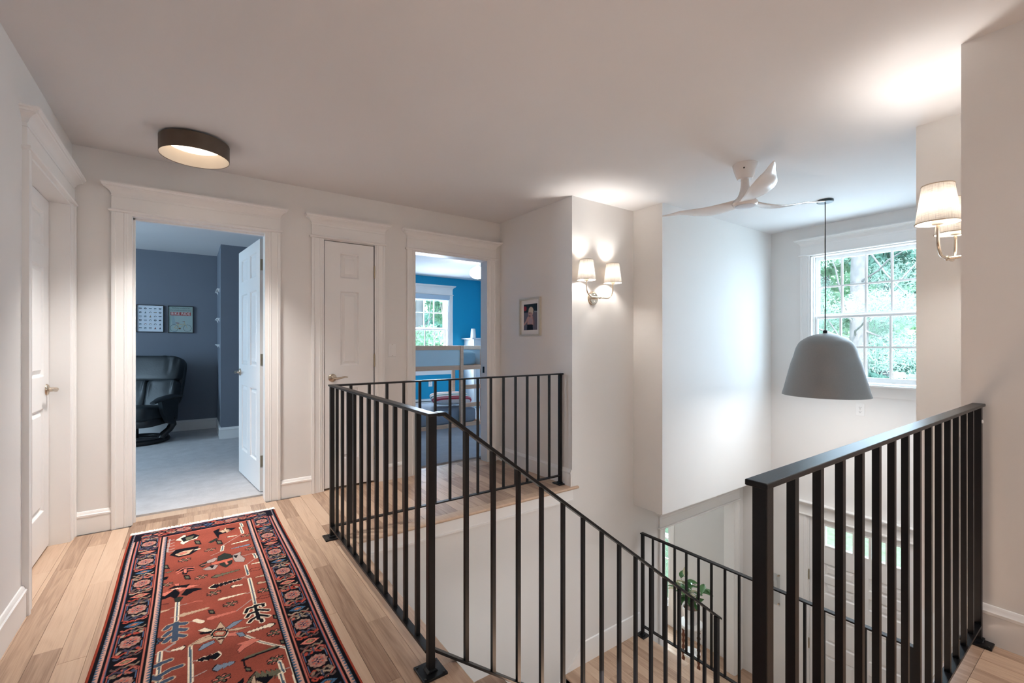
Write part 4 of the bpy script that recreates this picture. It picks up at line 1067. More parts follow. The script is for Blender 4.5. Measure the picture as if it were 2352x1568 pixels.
# ------------------------------------------------------------------ blue bedroom
bd = thing('loft_bed', 'pine loft bed with pale blue side panel and ladder', 'bed', (2.6, 6.15, .012))
def bar(x0, x1, y0, y1, z0, z1, name, m='pine', par=None): return MB().box(x0, x1, y0, y1, z0, z1).build(name, M[m], par or bd, bevel=.003)
Y0, Y1, X0, X1, ZT = 5.70, 6.66, 1.62, 3.555, 1.172
for xx in (X0, X1 - .05):
    for yy in (Y0, Y1 - .05): bar(xx, xx + .05, yy, yy + .05, .0125, ZT, 'post')
bar(3.150, 3.198, Y0 - .005, Y0 + .045, .06, ZT, 'post')
bar(X0 + .05, 3.150, Y0 + .006, Y0 + .034, 1.112, ZT, 'side_rail'); bar(X0 + .05, X1 - .05, Y0 + .012, Y0 + .04, .826, .890, 'side_rail')
pnl = bar(X0 + .05, 3.150, Y0 + .016, Y0 + .026, .890, 1.112, 'side_panel', 'pale_panel')
bar(X0 + .05, X1 - .05, Y1 - .04, Y1 - .01, 1.112, ZT, 'side_rail'); bar(X0 + .05, X1 - .05, Y1 - .04, Y1 - .01, .826, .890, 'side_rail'); bar(X0 + .05, X1 - .05, Y1 - .03, Y1 - .022, .890, 1.112, 'side_panel', 'pale_panel')
bar(X1 - .04, X1 - .012, Y0 + .05, Y1 - .05, 1.112, ZT, 'end_rail'); bar(X1 - .04, X1 - .012, Y0 + .05, Y1 - .05, .826, .890, 'end_rail'); bar(X1 - .03, X1 - .022, Y0 + .05, Y1 - .05, .890, 1.112, 'end_panel', 'pale_panel')
bar(X0, X1, Y0 - .004, Y0 + .05, .0125, .062, 'base_rail'); bar(X0 + .05, X1 - .05, Y1 - .04, Y1 - .01, .0125, .062, 'base_rail'); bar(X1 - .04, X1 - .012, Y0 + .05, Y1 - .05, .0125, .062, 'end_rail')
for z in (.315, .575): bar(3.198, X1 - .05, Y0 + .008, Y0 + .036, z - .03, z + .03, 'rung')
bar(X0 + .05, X1 - .05, Y0 + .042, Y1 - .045, .845, .865, 'bunk_board')
bar(X0 + .05, X1 - .05, Y0 + .055, Y1 - .045, .0125, .030, 'floor_board')
def rounded(name, label, cat, c, s, m, e1=.25, e2=.18, wob=.0):
    b = MB(); f = (lambda p: Vector((p.x, p.y, p.z + wob * math.sin(p.x * 17) * math.cos(p.y * 13)))) if wob else None
    cushion(b, c, s[0], s[1], s[2], e1, e2, 48, 18, None, f)
    return tag(b.build(name, m, smooth=70), label, cat)
rounded('upper_mattress', 'upper bunk mattress in blue bedding behind the pale panel', 'mattress', (2.58, 6.17, .985), (.905, .425, .118), M['blue_sheet'], .3, .2, .006)
rounded('lower_mattress', 'grey blue mattress on the floor of the loft bed', 'mattress', (2.58, 6.175, .152), (.90, .42, .120), M['grey_sheet'], .28, .16, .004)
def stripes(name):
    m = bpy.data.materials.new(name); m.use_nodes = True; nt = m.node_tree; N = nt.nodes.new; L = nt.links.new; b = nt.nodes['Principled BSDF']; b.inputs['Roughness'].default_value = .9
    tc = N('ShaderNodeTexCoord'); sp = N('ShaderNodeSeparateXYZ'); L(tc.outputs['Object'], sp.inputs[0])
    mr = N('ShaderNodeMapRange'); L(sp.outputs['Y'], mr.inputs[0]); mr.inputs[1].default_value = -.23; mr.inputs[2].default_value = .23
    cr = N('ShaderNodeValToRGB'); cr.color_ramp.interpolation = 'CONSTANT'; e = cr.color_ramp.elements
    e[0].position = 0; e[0].color = lin(225, 225, 228); e[1].position = .10; e[1].color = lin(190, 60, 82)
    for q, c in ((.20, (232, 170, 180)), (.24, (205, 78, 96)), (.33, (235, 236, 238)), (.46, (60, 130, 122)), (.52, (235, 236, 238)), (.66, (214, 130, 70)), (.70, (235, 236, 238)), (.80, (30, 36, 70)), (.87, (200, 40, 60)), (.93, (235, 236, 238))):
        x = e.new(q); x.color = lin(*c)
    L(mr.outputs[0], cr.inputs[0]); L(cr.outputs[0], b.inputs['Base Color']); return m
t = thing('striped_pillow', 'striped pillow in pink, white and green on the lower mattress', 'pillow', (3.20, 6.10, .385), math.radians(-14))
t.rotation_euler.x = .22
b = MB(); cushion(b, (0, 0, 0), .30, .22, .058, .75, .45, 40, 14); b.build('cover', stripes('striped_pillow_cloth'), t, smooth=70, local=True)
rounded('white_pillow', 'plain white pillow leaning behind the striped pillow', 'pillow', (3.34, 6.46, .335), (.15, .13, .06), M['white_paint'], .7, .5)
t = thing('baseboard_heater', 'low white baseboard heater along the bright blue wall', 'heater', (3.3, YH, .012))
MB(f_house).prism([(0, .03), (.055, .03), (.06, .06), (.06, .14), (.045, .185), (0, .195)], 'x', 1.40, 4.25).build('cover', M['white_paint'], t)
MB(f_house).box(1.42, 4.22, .04, .0605, .148, .160).build('slot', M['dark'], t)
t = thing('white_cabinet', 'tall white cabinet in the corner of the blue bedroom', 'cabinet', (4.6, 7.4, .012))
MB().box(4.30, 5.05, 7.27, YH - .005, .0125, 1.285).build('body', M['white_paint'], t, bevel=.004)
MB().box(4.245, 5.10, 7.235, YH - .004, 1.285, 1.31).build('top', M['white_paint'], t, bevel=.004)
for i, (a, c) in enumerate(((.10, .45), (.47, .85), (.87, 1.25))):
    dr = MB().box(4.325, 5.03, 7.252, 7.27, a, c).build('drawer', M['white_paint'], t, bevel=.003)
    MB().tube([(4.60, 7.24, (a + c) / 2), (4.76, 7.24, (a + c) / 2)], .006, 8).box(4.60, 4.606, 7.24, 7.253, (a + c) / 2 - .004, (a + c) / 2 + .004).box(4.754, 4.76, 7.24, 7.253, (a + c) / 2 - .004, (a + c) / 2 + .004).build('handle', M['nickel'], dr)
b = MB(); b.lathe(smoothp([(.050, 1.3105), (.052, 1.33), (.046, 1.42), (.040, 1.475), (.036, 1.487)], 3) + [(.0001, 1.489)], (4.375, 7.42, 0), 32)
tag(b.build('white_lamp', M['porcelain'], smooth=50), 'small tapered white lamp on top of the white cabinet', 'lamp')
t = thing('bedroom_ceiling_lamp', 'lit white globe lamp on the bedroom ceiling', 'ceiling lamp', (3.46, 5.74, ZC))
MB().lathe([(.0001, ZC), (.062, ZC), (.062, ZC - .018), (.055, ZC - .024), (.0001, ZC - .024)], (3.46, 5.74, 0), 32).build('canopy', M['cream_in'], t, smooth=30)
MB().lathe([(.012, ZC - .02), (.012, 2.355), (.026, 2.350), (.028, 2.325), (.0001, 2.325)], (3.46, 5.74, 0), 24).build('stem', M['cream_in'], t, smooth=30)
MB().ball((3.46, 5.74, 2.245), .118, .118, .088, 32, 16).build('globe', M['globe'], t, smooth=70)

# ------------------------------------------------------------------ plant on its stand below
t = thing('plant_stand', 'round white-topped plant stand with turned red-brown legs', 'plant stand', (4.75, 3.08, Z1))
sx, sy, zt_ = 4.75, 3.08, -2.045
MB().lathe([(.0001, zt_), (.13, zt_), (.135, zt_ - .006), (.135, zt_ - .018), (.125, zt_ - .022), (.115, zt_ - .05), (.0001, zt_ - .05)], (sx, sy, 0), 40).build('top', M['porcelain'], t, smooth=30)
for k in range(3):
    a = k * 2.094 + .5; x, y = sx + .095 * math.cos(a), sy + .095 * math.sin(a)
    prf = [(.0001, Z1)] + [(.016 + .006 * math.sin(i * 1.9), Z1 + .001 + i * .0205) for i in range(28)] + [(.0001, zt_ - .05)]
    MB().lathe(prf, (x, y, 0), 12).build('leg', M['stand_wood'], t, smooth=60)
MB().lathe([(.0001, -2.40), (.10, -2.40), (.10, -2.385), (.0001, -2.385)], (sx, sy, 0), 32).build('shelf', M['porcelain'], t, smooth=30)
pt = thing('potted_plant', 'leafy green potted plant in a white pot on the stand', 'plant', (sx, sy, zt_))
MB().lathe(smoothp([(.062, zt_ + .001), (.075, zt_ + .05), (.088, zt_ + .12), (.095, zt_ + .17)], 3) + [(.098, zt_ + .175), (.098, zt_ + .182), (.088, zt_ + .182), (.086, zt_ + .155), (.0001, zt_ + .155)], (sx, sy, 0), 36).build('pot', M['porcelain'], pt, smooth=40)
MB().lathe([(.0001, zt_ + .165), (.086, zt_ + .160), (.0861, zt_ + .150), (.0001, zt_ + .150)], (sx, sy, 0), 24).build('soil', M['stand_wood'], pt)
lm = MB()
NS_ = 8; vs_, fs = [], []
for i in range(NS_ + 1):
    s_ = i / NS_; w_ = .030 * math.sin(math.pi * s_ ** .8) + .0005
    for q in (-1, 0, 1): vs_.append((q * w_, s_ * .13, .012 * abs(q) - .05 * s_ * s_))
for i in range(NS_):
    for j in range(2): fs.append((3 * i + j, 3 * i + j + 1, 3 * i + 4 + j, 3 * i + 3 + j))
lm.add(vs_, fs); proto = lm.build('leaf', M['leaf'], pt, smooth=80, local=True, fix=False)
proto.location = (0, 0, .3); first = True; pale = None
for k in range(12):
    a = R.uniform(0, 6.28); h = R.uniform(.26, .56); rr = R.uniform(.08, .24) * (1.15 - h)
    base = Vector((0, 0, .16)); tip = Vector((rr * math.cos(a), rr * math.sin(a), h))
    MB().tube([base, base.lerp(tip, .5) + Vector((0, 0, .03)), tip], [.004, .0035, .002], 6).build('stem', M['leaf'], pt, local=True)
    for q in range(5):
        s_ = .45 + .55 * q / 4; pos = base.lerp(tip, s_) + Vector((0, 0, .03 * (1 - abs(2 * s_ - 1)))); az = a + q * 2.4 + R.uniform(-.4, .4)
        o = proto if first else proto.copy()
        if not first: COL.objects.link(o); o.parent = pt
        first = False
        o.location = pos; o.rotation_euler = (R.uniform(-.1, .9), R.uniform(-.3, .3), az); s2 = R.uniform(.75, 1.15); o.scale = (s2, s2, s2)
        if R.random() < .2:
            if pale is None: pale = proto.data.copy(); pale.materials[0] = M['leaf_pale']
            o.data = pale

# ------------------------------------------------------------------ outdoors
boxes('lawn', M['lawn'], [(5.6, 60, -40, 60, -3.4, -3.0), (-30, 5.6, 7.9, 60, -3.4, -3.0)], 'sunny green lawn in front of and behind the house', 'lawn')
boxes('front_step', M['siding'], [(5.53, 6.9, .6, 2.7, -3.0, -2.72)], 'pale entry step outside the front door', 'step')
def leaves(name, spots, n, size, m, parent, seed, flat=.5):
    rg = np.random.default_rng(seed); sp = np.array(spots, float); k = rg.integers(0, len(sp), n)
    d = rg.normal(size=(n, 3)); d /= np.linalg.norm(d, axis=1)[:, None]
    c = sp[k, :3] + d * (sp[k, 3:6]) * (rg.random((n, 1)) ** .45)
    a = rg.normal(size=(n, 3)); a /= np.linalg.norm(a, axis=1)[:, None]; b_ = rg.normal(size=(n, 3)); b_ -= a * (a * b_).sum(1)[:, None]; b_ /= np.linalg.norm(b_, axis=1)[:, None]
    s_ = size * rg.uniform(.6, 1.3, (n, 1)); nn = np.cross(a, b_)
    v = np.stack([c - a * s_, c - b_ * s_ * flat + nn * s_ * .12, c + a * s_, c + b_ * s_ * flat + nn * s_ * .12], 1).reshape(-1, 3) - np.array(parent.location)
    f = np.arange(4 * n, dtype=np.int32)
    me = bpy.data.meshes.new(name); me.vertices.add(4 * n); me.vertices.foreach_set('co', v.astype(np.float32).ravel())
    me.loops.add(4 * n); me.loops.foreach_set('vertex_index', f); me.polygons.add(n); me.polygons.foreach_set('loop_start', f[::4]); me.update(); me.validate()
    me.materials.append(m); o = bpy.data.objects.new(name, me); COL.objects.link(o); o.parent = parent; o['kind'] = 'stuff'; return o
def limb(b, p0, p1, r0, r1, wob=.1, n=6, k=8):
    pts = [Vector(p0).lerp(Vector(p1), i / n) + Vector((R.uniform(-wob, wob), R.uniform(-wob, wob), R.uniform(-wob, wob) * .4)) * (1 if 0 < i < n else 0) for i in range(n + 1)]
    b.tube(pts, [r0 + (r1 - r0) * i / n for i in range(n + 1)], k); return pts
def tree(x, y, zb_, zt_, r, label, spots, n, size, m, seed, nb=8, trunk_r=.2, branch_z=(0, 1), name='tree', flat=.5):
    t = thing(name, label, 'tree', (x, y, zb_))
    b = MB(); limb(b, (x, y, zb_), (x + .15, y - .1, zt_), trunk_r, trunk_r * .55, .05, 8, 14); b.build('trunk', M['bark'], t, smooth=60)
    b = MB()
    for k in range(nb):
        s_ = spots[k % len(spots)]; z0 = zb_ + (zt_ - zb_) * R.uniform(*branch_z)
        limb(b, (x, y, z0), (s_[0], s_[1], s_[2] + R.uniform(-.3, .3)), trunk_r * .13, .008, .07, 6, 6)
    b.build('branches', M['bark'], t, smooth=60)
    leaves('foliage', spots, n, size, m, t, seed, flat); return t
def cloud(x0, x1, y0, y1, z0, z1, k, r):
    return [(R.uniform(x0, x1), R.uniform(y0, y1), R.uniform(z0, z1), r * R.uniform(.7, 1.3), r * R.uniform(.7, 1.3), r * R.uniform(.45, .8)) for _ in range(k)]
tp = tree(14.2, 4.45, -3.0, 9, 1, 'tall grey pine trunk with ragged limbs outside the foyer window', cloud(12.0, 16.5, 2.2, 7.2, .6, 6.5, 34, .75), 60000, .055, M['pine_leaf'], 3, 12, .24, (.30, .75), 'pine_tree', .16)
MB().lathe([(.0001, -.03), (.17, -.02), (.16, .02), (.0001, .04)], (13.96, 4.50, 2.15), 16, 'x').build('limb_scar', M['cut_wood'], tp)
tree(19.5, 7.2, -3.0, 8, 1, 'broad bright maple behind the pine, left in the foyer window', cloud(17, 22, 5.5, 11.5, -1.5, 8, 40, 1.1), 40000, .13, M['tree_leaf'], 4, 14, .25)
tree(18.6, 5.0, -3.0, 8, 1, 'dark leafy maple low in the foyer window beside the white house', cloud(16.5, 20.0, 4.7, 6.0, -2.2, .9, 18, .6) + cloud(16.5, 20.5, .8, 5.0, 2.4, 7.5, 30, 1.0), 44000, .12, M['tree_leaf2'], 5, 14, .22)
tree(38, 11, -3.0, 10, 1, 'far pale green tree behind the two maples', cloud(35, 41, 2, 20, 1.5, 14, 46, 2.4), 20000, .38, M['tree_leaf'], 6, 10, .3)
tree(6.3, 14.5, -3.0, 7, 1, 'bright bushy tree filling the bedroom window', cloud(3.5, 9.5, 12.5, 16.5, -2.0, 6.5, 46, 1.0), 60000, .09, M['tree_leaf'], 8, 14, .2)
tree(8.4, 21.5, -3.0, 8, 1, 'darker tree behind the bushy tree at the bedroom window', cloud(4, 14, 20, 23.5, -2, 9, 40, 1.5), 20000, .22, M['tree_leaf2'], 9, 10, .25)
tree(9.5, 9.0, -3.0, 4, 1, 'small leafy tree outside the lower living room window', cloud(7.8, 11.5, 7.6, 10.2, -2.6, 2.2, 24, .7), 12000, .15, M['tree_leaf2'], 10, 8, .12)
h = thing('white_house', 'white neighbouring house far behind the foyer window trees', 'house', (26, 3.2, -3.0))
MB().box(24.5, 32, -3.5, 5.9, -3.0, .9).build('wall', M['siding'], h)
for i in range(14): MB().box(24.47, 24.5, -3.5, 5.9, -2.9 + i * .27, -2.66 + i * .27).build('siding_board', M['siding'], h)
MB().prism([(-3.9, .9), (6.3, .9), (1.2, 4.0)], 'x', 24.2, 32.4).build('roof', M['roof'], h)
for y in (4.6, 1.5, -1.2):
    fr_ = MB().box(24.42, 24.46, y - .5, y + .5, -1.1, .45).build('window', M['trim'], h)
    MB().box(24.40, 24.42, y - .42, y - .02, -1.02, .37).box(24.40, 24.42, y + .02, y + .42, -1.02, .37).build('pane', M['dark_green_metal'], fr_)

